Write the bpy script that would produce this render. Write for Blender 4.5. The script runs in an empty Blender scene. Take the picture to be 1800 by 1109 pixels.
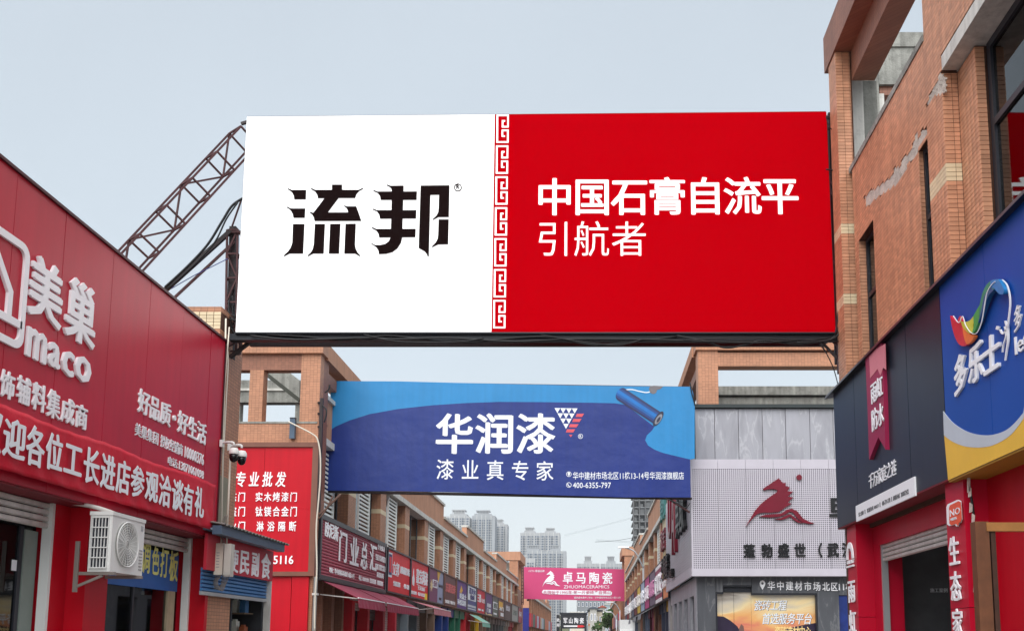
import bpy, math, random
from mathutils import Vector, Matrix
from math import sin, cos, pi, radians as R
random.seed(7)
C = bpy.context.scene.collection
SC = bpy.context.scene
# ------------------------------------------------------------------ camera
F, PX, PY, EYE = 1700.0, 1040.0, 900.0, 1.6
PIT = math.atan(224 / F)
cam = bpy.data.cameras.new('camera'); co = bpy.data.objects.new('camera', cam); C.objects.link(co)
co.location = (0, 0, EYE); co.rotation_euler = (R(90) + PIT, 0, 0)
cam.sensor_width = 36; cam.lens = F / 1800 * 36
cam.shift_x = (900 - PX) / 1800; cam.shift_y = (PY - 554.5) / 1800
cam.clip_start = .1; cam.clip_end = 6000
SC.camera = co
# ------------------------------------------------------------------ sky, sun, exposure (overcast)
W = bpy.data.worlds.new('World'); SC.world = W; W.use_nodes = True
nt = W.node_tree; nt.nodes.clear()
out = nt.nodes.new('ShaderNodeOutputWorld'); bg = nt.nodes.new('ShaderNodeBackground')
sky = nt.nodes.new('ShaderNodeTexSky'); sky.sky_type = 'NISHITA'; sky.sun_disc = False
sky.sun_elevation = R(58); sky.sun_rotation = R(190); sky.dust_density = 3; sky.air_density = 1.2
mixc = nt.nodes.new('ShaderNodeMix'); mixc.data_type = 'RGBA'; mixc.inputs[0].default_value = .88
tc = nt.nodes.new('ShaderNodeTexCoord'); sep = nt.nodes.new('ShaderNodeSeparateXYZ'); rmp = nt.nodes.new('ShaderNodeValToRGB')
rmp.color_ramp.elements[0].position = .0; rmp.color_ramp.elements[0].color = (3.65, 3.88, 3.98, 1)
rmp.color_ramp.elements[1].position = .62; rmp.color_ramp.elements[1].color = (2.6, 2.88, 3.12, 1)
e = rmp.color_ramp.elements.new(.28); e.color = (2.92, 3.24, 3.48, 1)
nz = nt.nodes.new('ShaderNodeTexNoise'); nz.inputs['Scale'].default_value = 2.4; nz.inputs['Detail'].default_value = 5
nm = nt.nodes.new('ShaderNodeMapRange'); nm.inputs['To Min'].default_value = .89; nm.inputs['To Max'].default_value = 1.10
mul = nt.nodes.new('ShaderNodeVectorMath'); mul.operation = 'SCALE'
nt.links.new(tc.outputs['Generated'], sep.inputs[0]); nt.links.new(sep.outputs[2], rmp.inputs[0])
nt.links.new(tc.outputs['Generated'], nz.inputs['Vector']); nt.links.new(nz.outputs[0], nm.inputs['Value'])
nt.links.new(rmp.outputs[0], mul.inputs[0]); nt.links.new(nm.outputs[0], mul.inputs['Scale'])
nt.links.new(sky.outputs[0], mixc.inputs[6]); nt.links.new(mul.outputs[0], mixc.inputs[7])
nt.links.new(mixc.outputs[2], bg.inputs[0]); nt.links.new(bg.outputs[0], out.inputs[0])
bg.inputs[1].default_value = .0885
sun = bpy.data.lights.new('sun', 'SUN'); sun.energy = 1.5; sun.angle = R(75); sun.color = (1, .98, .95)
so = bpy.data.objects.new('sun', sun); C.objects.link(so)
so.rotation_euler = Vector((.10, .72, -1.0)).to_track_quat('-Z', 'Y').to_euler()
SC.cycles.max_bounces = 5; SC.cycles.diffuse_bounces = 3; SC.cycles.glossy_bounces = 3; SC.cycles.transmission_bounces = 4; SC.cycles.volume_bounces = 0; SC.cycles.transparent_max_bounces = 8
SC.view_settings.view_transform = 'Standard'; SC.view_settings.look = 'None'
SC.view_settings.exposure = 1.5; SC.view_settings.gamma = 1
SC.view_settings.use_curve_mapping = False

# ------------------------------------------------------------------ survey helpers: a sight line meets a real plane
def ray(u, v):
    x = (u - PX) / F; y = -(v - PY) / F
    return Vector((x, cos(PIT) - y * sin(PIT), sin(PIT) + y * cos(PIT)))
def onX(u, v, X):
    d = ray(u, v); t = X / d.x; return Vector((X, d.y * t, EYE + d.z * t))
def onY(u, v, Y):
    d = ray(u, v); t = Y / d.y; return Vector((d.x * t, Y, EYE + d.z * t))
# ------------------------------------------------------------------ materials
def lin(c):
    return tuple(((x / 255) / 12.92 if x / 255 <= .04045 else ((x / 255 + .055) / 1.055) ** 2.4) for x in c[:3]) + (1,)
MC = {}
def M(name, c, rough=.6, metal=0, ecol=None, bd=.02, var=.12, vs=2.5, bump=0, bs=60, streak=0, spec=.4, emit=0, dirt=0, island=0):
    if name in MC: return MC[name]
    m = bpy.data.materials.new(name); m.use_nodes = True; t = m.node_tree; N = t.nodes; L = t.links
    p = N['Principled BSDF']; p.inputs['Roughness'].default_value = rough; p.inputs['Metallic'].default_value = metal
    p.inputs['Specular IOR Level'].default_value = spec
    tcn = N.new('ShaderNodeTexCoord'); base = lin(c)
    rgb = N.new('ShaderNodeRGB'); rgb.outputs[0].default_value = base; cur = rgb.outputs[0]
    def scale_by(cur, val, lo, hi):
        mr = N.new('ShaderNodeMapRange'); mr.inputs['From Min'].default_value = .3; mr.inputs['From Max'].default_value = .7
        mr.inputs['To Min'].default_value = lo; mr.inputs['To Max'].default_value = hi
        vm = N.new('ShaderNodeVectorMath'); vm.operation = 'SCALE'
        L.new(val, mr.inputs['Value']); L.new(cur, vm.inputs[0]); L.new(mr.outputs[0], vm.inputs['Scale']); return vm.outputs[0]
    if var:
        n = N.new('ShaderNodeTexNoise'); n.inputs['Scale'].default_value = vs; n.inputs['Detail'].default_value = 6; n.inputs['Roughness'].default_value = .65
        L.new(tcn.outputs['Object'], n.inputs['Vector']); cur = scale_by(cur, n.outputs[0], 1 - var, 1 + var)
    if streak:
        mp = N.new('ShaderNodeMapping'); mp.inputs['Scale'].default_value = (7, 7, .35)
        n = N.new('ShaderNodeTexNoise'); n.inputs['Scale'].default_value = 1.2; n.inputs['Detail'].default_value = 7
        L.new(tcn.outputs['Object'], mp.inputs[0]); L.new(mp.outputs[0], n.inputs['Vector']); cur = scale_by(cur, n.outputs[0], 1 - streak, 1 + streak * .5)
    if island:
        g = N.new('ShaderNodeNewGeometry'); oi = N.new('ShaderNodeObjectInfo'); ad = N.new('ShaderNodeMath'); fr = N.new('ShaderNodeMath')
        fr.operation = 'FRACT'; L.new(g.outputs['Random Per Island'], ad.inputs[0]); L.new(oi.outputs['Random'], ad.inputs[1]); L.new(ad.outputs[0], fr.inputs[0])
        mr = N.new('ShaderNodeMapRange'); mr.inputs['To Min'].default_value = 1 - island; mr.inputs['To Max'].default_value = 1 + island
        vm = N.new('ShaderNodeVectorMath'); vm.operation = 'SCALE'
        L.new(fr.outputs[0], mr.inputs['Value']); L.new(cur, vm.inputs[0]); L.new(mr.outputs[0], vm.inputs['Scale']); cur = vm.outputs[0]
    if dirt:
        n = N.new('ShaderNodeTexNoise'); n.inputs['Scale'].default_value = 5; n.inputs['Detail'].default_value = 9; n.inputs['Roughness'].default_value = .75
        mr = N.new('ShaderNodeMapRange'); mr.inputs['From Min'].default_value = .5; mr.inputs['From Max'].default_value = .7; mr.inputs['To Max'].default_value = dirt
        mx = N.new('ShaderNodeMix'); mx.data_type = 'RGBA'; mx.inputs[7].default_value = (.03, .028, .025, 1)
        L.new(tcn.outputs['Object'], n.inputs['Vector']); L.new(n.outputs[0], mr.inputs['Value']); L.new(mr.outputs[0], mx.inputs[0]); L.new(cur, mx.inputs[6]); cur = mx.outputs[2]
    L.new(cur, p.inputs['Base Color'])
    if bump:
        n = N.new('ShaderNodeTexNoise'); n.inputs['Scale'].default_value = bs; n.inputs['Detail'].default_value = 5
        b = N.new('ShaderNodeBump'); b.inputs['Strength'].default_value = bump; b.inputs['Distance'].default_value = bd
        L.new(tcn.outputs['Object'], n.inputs['Vector']); L.new(n.outputs[0], b.inputs['Height']); L.new(b.outputs[0], p.inputs['Normal'])
    if emit:
        p.inputs['Emission Color'].default_value = lin(ecol) if ecol else base; p.inputs['Emission Strength'].default_value = emit
    MC[name] = m; return m
def tilemat(name, c, mortar, w=.1, h=.05, gap=.006, var=.1):
    """small ceramic wall tiles for surfaces too far off to build tile by tile"""
    m = bpy.data.materials.new(name); m.use_nodes = True; N = m.node_tree.nodes; L = m.node_tree.links; p = N['Principled BSDF']
    p.inputs['Roughness'].default_value = .55
    tcn = N.new('ShaderNodeTexCoord'); s = N.new('ShaderNodeSeparateXYZ'); a = N.new('ShaderNodeMath'); cb = N.new('ShaderNodeCombineXYZ')
    L.new(tcn.outputs['Object'], s.inputs[0]); L.new(s.outputs[0], a.inputs[0]); L.new(s.outputs[1], a.inputs[1]); L.new(a.outputs[0], cb.inputs[0]); L.new(s.outputs[2], cb.inputs[1])
    b = N.new('ShaderNodeTexBrick'); b.offset = 0; b.inputs['Scale'].default_value = 1; b.inputs['Brick Width'].default_value = w; b.inputs['Row Height'].default_value = h
    b.inputs['Mortar Size'].default_value = gap / 2; b.inputs['Mortar Smooth'].default_value = .1
    k = lin(c); b.inputs['Color1'].default_value = tuple(x * (1 - var) for x in k[:3]) + (1,); b.inputs['Color2'].default_value = tuple(x * (1 + var) for x in k[:3]) + (1,)
    b.inputs['Mortar'].default_value = lin(mortar); L.new(cb.outputs[0], b.inputs['Vector'])
    n = N.new('ShaderNodeTexNoise'); n.inputs['Scale'].default_value = .9; n.inputs['Detail'].default_value = 8; n.inputs['Roughness'].default_value = .7
    mp = N.new('ShaderNodeMapping'); mp.inputs['Scale'].default_value = (1.3, 1.3, .5)
    L.new(tcn.outputs['Object'], mp.inputs[0]); L.new(mp.outputs[0], n.inputs['Vector'])
    mr = N.new('ShaderNodeMapRange'); mr.inputs['From Min'].default_value = .3; mr.inputs['From Max'].default_value = .7; mr.inputs['To Min'].default_value = .78; mr.inputs['To Max'].default_value = 1.12
    vm = N.new('ShaderNodeVectorMath'); vm.operation = 'SCALE'; L.new(n.outputs[0], mr.inputs['Value']); L.new(b.outputs['Color'], vm.inputs[0]); L.new(mr.outputs[0], vm.inputs['Scale'])
    L.new(vm.outputs[0], p.inputs['Base Color']); bp = N.new('ShaderNodeBump'); bp.inputs['Strength'].default_value = .3; bp.inputs['Distance'].default_value = .005; bp.invert = True
    L.new(b.outputs['Fac'], bp.inputs['Height']); L.new(bp.outputs[0], p.inputs['Normal']); MC[name] = m; return m
def marble(name, c, vein, sc=1.2):
    m = bpy.data.materials.new(name); m.use_nodes = True; N = m.node_tree.nodes; L = m.node_tree.links; p = N['Principled BSDF']
    p.inputs['Roughness'].default_value = .4
    tcn = N.new('ShaderNodeTexCoord'); oi = N.new('ShaderNodeObjectInfo'); va = N.new('ShaderNodeVectorMath'); va.operation = 'ADD'
    ml = N.new('ShaderNodeVectorMath'); ml.operation = 'SCALE'; ml.inputs[0].default_value = (13, 7, 5)
    L.new(oi.outputs['Random'], ml.inputs['Scale']); L.new(tcn.outputs['Object'], va.inputs[0]); L.new(ml.outputs[0], va.inputs[1])
    mp = N.new('ShaderNodeMapping'); mp.inputs['Rotation'].default_value = (0, R(35), 0); mp.inputs['Scale'].default_value = (2.2, 1, .5); L.new(va.outputs[0], mp.inputs[0])
    n = N.new('ShaderNodeTexNoise'); n.inputs['Scale'].default_value = sc; n.inputs['Detail'].default_value = 10; n.inputs['Distortion'].default_value = .5; L.new(mp.outputs[0], n.inputs['Vector'])
    r = N.new('ShaderNodeValToRGB'); k = lin(c); L.new(n.outputs[0], r.inputs[0])
    r.color_ramp.elements[0].position = .3; r.color_ramp.elements[0].color = tuple(x * .8 for x in k[:3]) + (1,)
    r.color_ramp.elements[1].position = .75; r.color_ramp.elements[1].color = tuple(x * 1.15 for x in k[:3]) + (1,)
    e = r.color_ramp.elements.new(.49); e.color = k; e = r.color_ramp.elements.new(.515); e.color = lin(vein); e = r.color_ramp.elements.new(.54); e.color = k
    L.new(r.outputs[0], p.inputs['Base Color']); MC[name] = m; return m
def glassmat(name, tint=(.55, .62, .66), trans=.6, rough=.02):
    m = bpy.data.materials.new(name); m.use_nodes = True; N = m.node_tree.nodes; L = m.node_tree.links; N.clear()
    o = N.new('ShaderNodeOutputMaterial'); mx = N.new('ShaderNodeMixShader'); tr = N.new('ShaderNodeBsdfTransparent'); gl = N.new('ShaderNodeBsdfGlossy')
    tr.inputs[0].default_value = tuple(x * trans for x in tint) + (1,); gl.inputs['Roughness'].default_value = rough; gl.inputs[0].default_value = (.9, .93, .95, 1)
    lw = N.new('ShaderNodeFresnel'); lw.inputs[0].default_value = 1.6
    L.new(lw.outputs[0], mx.inputs[0]); L.new(tr.outputs[0], mx.inputs[1]); L.new(gl.outputs[0], mx.inputs[2]); L.new(mx.outputs[0], o.inputs[0]); MC[name] = m; return m

TILE = M('ceramic_tile', (208, 150, 117), .5, var=.15, vs=1.0, island=.14, streak=.16)
TILEC = M('cream_tile', (225, 205, 170), .5, var=.08, island=.08)
MORTAR = M('mortar', (84, 56, 44), .95, var=.2, bump=.4)
CONC = M('weathered_concrete', (150, 150, 144), .95, var=.25, vs=1.5, bump=.5, bs=25, streak=.3, dirt=.5)
CONCL = M('pale_concrete', (205, 203, 196), .9, var=.12, streak=.18, bump=.3, dirt=.25)
PLAST = M('white_render', (216, 214, 208), .9, var=.1, streak=.22, dirt=.35)
BRK = tilemat('far_tile', (190, 134, 102), (120, 82, 62))
BRKD = tilemat('far_tile_brown', (150, 98, 76), (110, 74, 56))
FARBR = M('brick_render', (192, 142, 114), .8, var=.12, vs=.6, streak=.15)
RED = M('red_panel', (190, 10, 46), .38, var=.08, vs=.8, spec=.28, streak=.07, bump=.12, bs=1.5)
REDB = M('bright_red_panel', (190, 4, 30), .45, var=.08, vs=.8, spec=.25, streak=.08)
REDCL = M('red_cloth', (205, 10, 44), .6, var=.08, bump=.6, bs=7)
STEEL = M('oxide_red_steel', (80, 46, 48), .65, var=.3, vs=9, dirt=.5)
STEELK = M('dark_steel', (46, 36, 38), .6, var=.3, vs=9)
BLACK = M('black_rubber', (26, 27, 30), .5, var=.2)
CHAR = M('charcoal_panel', (34, 43, 56), .4, var=.1, vs=.7, spec=.3, streak=.1)
DKFR = M('dark_frame', (42, 44, 52), .4, var=.1)
BLUE = M('sign_blue', (20, 78, 168), .45, spec=.15, var=.06, vs=.7)
YEL = M('sign_yellow', (240, 190, 60), .45, var=.05)
LGREY = M('sign_light_grey', (196, 204, 214), .45, var=.05)
LETT = M('white_acrylic', (250, 250, 254), .35, var=.03)
LETB = M('black_acrylic', (24, 24, 28), .4, var=.05)
PRINTW = M('white_print', (236, 240, 246), .6, var=.03)
SHUT = M('galvanised_shutter', (214, 210, 206), .45, metal=.25, var=.12, vs=5, streak=.15)
SHUTB = M('blue_shutter', (70, 120, 172), .45, var=.12, vs=5)
ALU = M('aluminium_frame', (178, 180, 182), .4, metal=.4, var=.06)
WOODF = M('brown_wood', (104, 62, 38), .5, var=.25, vs=8, streak=.3)
BRFR = M('brown_frame', (120, 78, 64), .5, var=.12)
WHP = M('white_plastic', (228, 228, 226), .4, var=.05)
IVORY = M('ivory_plastic', (210, 202, 188), .5, var=.1, dirt=.15)
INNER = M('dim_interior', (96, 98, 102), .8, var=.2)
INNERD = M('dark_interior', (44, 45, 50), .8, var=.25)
GLASS = glassmat('clear_glass', trans=.75)
GLASSD = glassmat('tinted_glass', (.30, .36, .40), .7)
ASPH = M('asphalt', (72, 72, 74), .9, var=.2, bump=.5, bs=90)
PAVE = M('pavement_slabs', (150, 146, 140), .9, var=.15, bump=.2)
PERF = None
MBL = marble('pale_marble', (160, 160, 168), (180, 180, 186)); MBD = marble('dark_marble', (84, 86, 92), (112, 113, 117))
# ------------------------------------------------------------------ mesh building
class B:
    def __init__(s): s.v = []; s.f = []
    def add(s, vs, fs):
        n = len(s.v); s.v += [Vector(v) for v in vs]; s.f += [tuple(i + n for i in f) for f in fs]; return s
    def box(s, x0, x1, y0, y1, z0, z1):
        if x0 > x1: x0, x1 = x1, x0
        if y0 > y1: y0, y1 = y1, y0
        if z0 > z1: z0, z1 = z1, z0
        return s.add([(x0,y0,z0),(x1,y0,z0),(x1,y1,z0),(x0,y1,z0),(x0,y0,z1),(x1,y0,z1),(x1,y1,z1),(x0,y1,z1)],
              [(3,2,1,0),(4,5,6,7),(0,1,5,4),(1,2,6,5),(2,3,7,6),(3,0,4,7)])
    def bar(s, a, b, w, h=None, up=(0,0,1)):
        a = Vector(a); b = Vector(b); h = h or w; d = (b - a).normalized(); u = Vector(up)
        if abs(d.dot(u)) > .97: u = Vector((1,0,0))
        x = d.cross(u).normalized(); z = x.cross(d).normalized(); x *= w / 2; z *= h / 2
        return s.add([a-x-z,a+x-z,a+x+z,a-x+z,b-x-z,b+x-z,b+x+z,b-x+z],[(3,2,1,0),(4,5,6,7),(0,1,5,4),(1,2,6,5),(2,3,7,6),(3,0,4,7)])
    def tube(s, pts, r, n=8):
        pts = [Vector(p) for p in pts]; k = len(pts); base = len(s.v); px = None
        for i, p in enumerate(pts):
            d = (pts[min(i+1,k-1)] - pts[max(i-1,0)]).normalized()
            if px is None: px = d.cross(Vector((0,0,1)) if abs(d.z) < .9 else Vector((1,0,0))).normalized()
            px = (px - d * px.dot(d)).normalized(); py = d.cross(px)
            rr = r[i] if isinstance(r, (list, tuple)) else r
            for j in range(n): s.v.append(p + px * rr * cos(2*pi*j/n) + py * rr * sin(2*pi*j/n))
        for i in range(k-1):
            for j in range(n):
                a = base+i*n+j; b = base+i*n+(j+1)%n; s.f.append((a,b,b+n,a+n))
        s.f.append(tuple(base+j for j in reversed(range(n)))); s.f.append(tuple(base+(k-1)*n+j for j in range(n))); return s
    def lathe(s, c, prof, axis='z', n=20):
        base = len(s.v)
        for r, h in prof:
            for j in range(n):
                a, b = r*cos(2*pi*j/n), r*sin(2*pi*j/n)
                s.v.append(Vector(c) + (Vector((a,b,h)) if axis == 'z' else Vector((h,a,b)) if axis == 'x' else Vector((a,h,b))))
        for i in range(len(prof)-1):
            for j in range(n):
                a = base+i*n+j; b = base+i*n+(j+1)%n; s.f.append((a,b,b+n,a+n))
        s.f.append(tuple(base+j for j in reversed(range(n)))); s.f.append(tuple(base+(len(prof)-1)*n+j for j in range(n))); return s
    def prism(s, pts, axis, a0, a1):
        """convex outline extruded along axis; pts are the two other coordinates in xyz order"""
        n = len(pts); base = len(s.v)
        for a in (a0, a1):
            for p in pts:
                q = list(p); q.insert('xyz'.index(axis), a); s.v.append(Vector(q))
        s.f.append(tuple(base+i for i in range(n))); s.f.append(tuple(base+n+i for i in reversed(range(n))))
        for i in range(n): j = (i+1) % n; s.f.append((base+i, base+n+i, base+n+j, base+j))
        return s
ORG = {}
def origin(p):
    o = Vector((0,0,0))
    while p is not None: o += p.location; p = p.parent
    return o
def put(name, mesh, mat, parent=None, label=None, kind=None):
    if mat and not mesh.materials: mesh.materials.append(mat)
    o = bpy.data.objects.new(name, mesh); C.objects.link(o)
    if parent: o.parent = parent
    if label: o['label'] = label
    if kind: o['kind'] = kind
    return o
def mk(name, b, mat, parent=None, label=None, kind=None, smooth=False, loc=None):
    """world-space builder content becomes ONE mesh object below parent"""
    o = origin(parent); at = Vector(loc) if loc else Vector((0,0,0))
    m = bpy.data.meshes.new(name); m.from_pydata([v - o - at for v in b.v], [], b.f)
    import bmesh
    bm = bmesh.new(); bm.from_mesh(m); bmesh.ops.recalc_face_normals(bm, faces=bm.faces); bm.to_mesh(m); bm.free()
    if smooth:
        for p in m.polygons: p.use_smooth = True
    ob = put(name, m, mat, parent, label, kind); ob.location = at; return ob
def thing(name, label, cat, loc, group=None):
    o = bpy.data.objects.new(name, None); C.objects.link(o); o.location = loc; o.empty_display_size = .2
    o['label'] = label; o['category'] = cat
    if group: o['group'] = group
    return o
def tag(o, label, cat, group=None):
    o['label'] = label; o['category'] = cat
    if group: o['group'] = group
    return o
# plane mapping: L = face to +X (reads along +Y), R = face to -X (reads along -Y), F = face to -Y (reads along +X)
def place(pl, c, a, z, n):
    if pl == 'L': return Vector((c + n, a, z))
    if pl == 'R': return Vector((c - n, a, z))
    return Vector((a, c - n, z))
def px(pl, c, u, v):
    if pl == 'F': p = onY(u, v, c); return (p.x, p.z)
    p = onX(u, v, c); return (p.y, p.z)
TXT = {}
def glyph(s, bold, lh=1.0):
    k = (s, bold)
    if k in TXT: return TXT[k]
    if bold > .007:
        vs, fs = glyph(s, .004); e = (min(bold, .04) - .003)*.95; V, Fc = [], []
        for j, (dx, dy) in enumerate(((-e, 0), (e, 0), (-e*.5, e*.5), (e*.5, -e*.5))[:4 if bold > .013 else 2]):
            n = len(V); V += [Vector((v.x+dx, v.y+dy, v.z + (.5+v.z)*j*.02)) for v in vs]; Fc += [tuple(i+n for i in f) for f in fs]
        TXT[k] = (V, Fc); return TXT[k]
    c = bpy.data.curves.new('t', 'FONT'); c.body = s; c.size = 1; c.offset = bold; c.extrude = .5; c.resolution_u = 2
    o = bpy.data.objects.new('t', c)
    m = bpy.data.meshes.new_from_object(o); bpy.data.objects.remove(o); bpy.data.curves.remove(c)
    vs = [v.co.copy() for v in m.vertices]; fs = [tuple(p.vertices) for p in m.polygons]; bpy.data.meshes.remove(m)
    TXT[k] = (vs, fs); return TXT[k]
def text(s, parent, pl, c, a0, a1, z0, z1, mat, depth=.02, bold=.012, shear=0, name='lettering', mirror=False):
    vs, fs = glyph(s, bold)
    xs = [v.x for v in vs]; ys = [v.y for v in vs]; x0, x1, y0, y1 = min(xs), max(xs), min(ys), max(ys)
    b = B(); P = []
    for v in vs:
        fx = (v.x - x0) / (x1 - x0); fy = (v.y - y0) / (y1 - y0)
        P.append(place(pl, c, a0 + (a1 - a0) * fx + shear * fy * (1 if a1 > a0 else -1), z0 + (z1 - z0) * fy, (v.z + .5) * depth))
    b.add(P, fs); return mk(name, b, mat, parent)
def chars(s, parent, pl, c, a0, a1, z0, z1, mat, depth=.03, bold=.02, shear=0, name='letter', fill=.96, vertical=False, slope=0):
    """one raised character per object, in equal cells"""
    n = len(s); res = []
    for i, ch in enumerate(s):
        if ch == ' ': continue
        if vertical: ca0, ca1 = a0, a1; h = (z1 - z0) / n; cz1 = z1 - h * i; cz0 = cz1 - h * fill
        else:
            w = (a1 - a0) / n; ca0 = a0 + w * i + w * (1 - fill) / 2; ca1 = ca0 + w * fill; cz0, cz1 = z0 + slope * i, z1 + slope * i
        vs, fs = glyph(ch, bold); b = B(); P = []
        for v in vs:
            fx = (v.x - .04) / .92; fy = (v.y + .075) / .92
            P.append(place(pl, c, ca0 + (ca1 - ca0) * fx + shear * fy * (1 if a1 > a0 else -1), cz0 + (cz1 - cz0) * fy, (v.z + .5) * depth))
        b.add(P, fs); res.append(mk(name, b, mat, parent))
    return res
def shape(loops, parent, pl, c, mat, depth=.01, name='emblem', pixels=True, off=0.0, label=None):
    """flat cut-out shape from outlines (holes by even-odd), given real thickness"""
    cu = bpy.data.curves.new('s', 'CURVE'); cu.dimensions = '2D'; cu.fill_mode = 'BOTH'; cu.extrude = .5
    for lp in loops:
        q = [px(pl, c, *p) if pixels else p for p in lp]
        sp = cu.splines.new('POLY'); sp.points.add(len(q) - 1); sp.use_cyclic_u = True
        for i, (a, z) in enumerate(q): sp.points[i].co = (a, z, 0, 1)
    o = bpy.data.objects.new('s', cu)
    m = bpy.data.meshes.new_from_object(o); bpy.data.objects.remove(o); bpy.data.curves.remove(cu)
    b = B(); b.add([place(pl, c, v.co.x, v.co.y, (v.co.z + .5) * depth + off) for v in m.vertices], [tuple(p.vertices) for p in m.polygons])
    bpy.data.meshes.remove(m); return mk(name, b, mat, parent, label)
def cubic(p0, p1, p2, p3, n=8):
    return [tuple(((1-t)**3)*a + 3*((1-t)**2)*t*b_ + 3*(1-t)*t*t*c_ + t**3*d for a, b_, c_, d in zip(p0, p1, p2, p3)) for t in [i/n for i in range(n+1)]]
def smooth_line(pts, n=6):
    """Catmull-Rom through points"""
    o = []; P = [pts[0]] + list(pts) + [pts[-1]]
    for i in range(1, len(P)-2):
        for k in range(n):
            t = k/n; o.append(tuple(.5*((2*b)+(-a+c)*t+(2*a-5*b+4*c-d)*t*t+(-a+3*b-3*c+d)*t**3) for a,b,c,d in zip(P[i-1],P[i],P[i+1],P[i+2])))
    o.append(tuple(pts[-1])); return o
def stroke(pts, w0, w1=None):
    """outline of a tapering 2D stroke"""
    w1 = w0 if w1 is None else w1; L_, R_ = [], []; n = len(pts)
    for i, p in enumerate(pts):
        a = pts[max(i-1,0)]; b = pts[min(i+1,n-1)]; dx, dy = b[0]-a[0], b[1]-a[1]; l = math.hypot(dx, dy) or 1
        w = (w0 + (w1-w0)*i/(n-1))/2; L_.append((p[0]-dy/l*w, p[1]+dx/l*w)); R_.append((p[0]+dy/l*w, p[1]-dx/l*w))
    return L_ + R_[::-1]
def cable(name, pts, r, mat, parent, n=6):
    return mk(name, B().tube(smooth_line(pts, 6), r, n), mat, parent, smooth=True)
# ------------------------------------------------------------------ ground, road, pavements
g = mk('ground', B().box(-1500, 1500, -60, 2500, -.6, -.01), M('earth', (120, 116, 108), .95), kind='structure')
g = mk('road', B().box(-3.6, 2.0, -40, 420, -.01, .0), ASPH, kind='structure')
b = B()
for y in range(-30, 400, 6): b.box(-.88, -.76, y, y + 3, .0, .004)
mk('road_marking', b, M('road_paint', (225, 225, 220), .8, dirt=.4), kind='structure')
for n_, x0, x1 in (('pavement_left', -5.5, -3.75), ('pavement_right', 2.15, 3.8)):
    mk(n_, B().box(x0, x1, -40, 14.3, -.01, .12), PAVE, kind='structure')
for n_, x0, x1 in (('kerb_left', -3.75, -3.6), ('kerb_right', 2.0, 2.15)):
    mk(n_, B().box(x0, x1, -40, 14.3, -.01, .135), M('kerb_stone', (165, 163, 158), .9), kind='structure')
mk('pavement_far_left', B().box(-7.8, -5.4, 26.4, 230, -.01, .12), PAVE, kind='structure')
mk('pavement_far_right', B().box(2.2, 3.5, 29, 230, -.01, .12), PAVE, kind='structure')

# ------------------------------------------------------------------ RIGHT BLOCK 1 : tiled shop building
XW = 3.75
rb = thing('tiled_shop_building', 'orange tiled building with damaged wall patches rising behind the dark and blue shop signs', 'building', (6, 10, 0))
wins = [(onX(1509, 428, XW).y, onX(1535, 390, XW).y, onX(1534.6, 385, XW).z), (onX(1611.6, 265, XW).y, onX(1632.4, 240, XW).y, onX(1632.4, 236, XW).z)]
YC = onX(1660, 235, XW).y; YE = onX(1501, 285, XW).y + .12; ZP = onX(1560, 180, XW).z; YS = onX(1622, 40, XW).y; YR = onX(1719, 200, XW + .17).y
# backing masses (mortar), with window recesses
def wall_cells(y0, y1, z0, z1, holes):
    """rectangles of wall left over between the window holes"""
    ys = sorted({y0, y1, *[min(max(h[k], y0), y1) for h in holes for k in (0, 1)]}); res = []
    for a, c in zip(ys, ys[1:]):
        hz = [h for h in holes if min(h[0], h[1]) <= a + 1e-6 and max(h[0], h[1]) >= c - 1e-6]
        if not hz: res.append((a, c, z0, z1))
        else:
            h = hz[0]; 
            if h[3] < z1: res.append((a, c, h[3], z1))
            if h[2] > z0: res.append((a, c, z0, h[2]))
    return res
_e = onX(1449, 130, 3.58); ZC = _e.z; ZC2 = onX(1448, 66, 3.58).z
CX0 = 3.6; CY0 = onX(1475, 300, CX0).y
holes = [(w[0], w[1], 4.6, w[2]) for w in wins]
b = B()
for c in wall_cells(YC + .006, YE, 3.1, ZP - .05, holes): b.box(XW + .012, XW + .2, *c)
mk('wall', b, MORTAR, rb)
b = B().box(XW + .015, XW + .2, 5.0, YS - .004, 7.82, 9.6); mk('parapet', b, MORTAR, rb)
b = B().box(XW + .45, 12, YC + .2, CY0 + .1, 3.3, 8.2).box(4.25, 12, 13.52, CY0 + .1, 0, 3.3).box(XW + .8, 12, 4.5, YC + .2, 0, 8.2)
b.box(XW + .2, XW + .45, YC + .17, YE, 3.1, 4.6).box(XW + .2, XW + .45, YC + .17, YE, 7.3, 8.2).box(XW + .2, XW + .45, 11.3, 12.7, 4.6, 7.3)
mk('core', b, INNER, rb)
mk('coping', B().box(XW - .015, XW + .24, YS + .01, YE + .1, ZP - .05, ZP + .03).box(XW - .015, XW + .24, 5.0, YS, 9.6, 9.7), CONC, rb)
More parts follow.
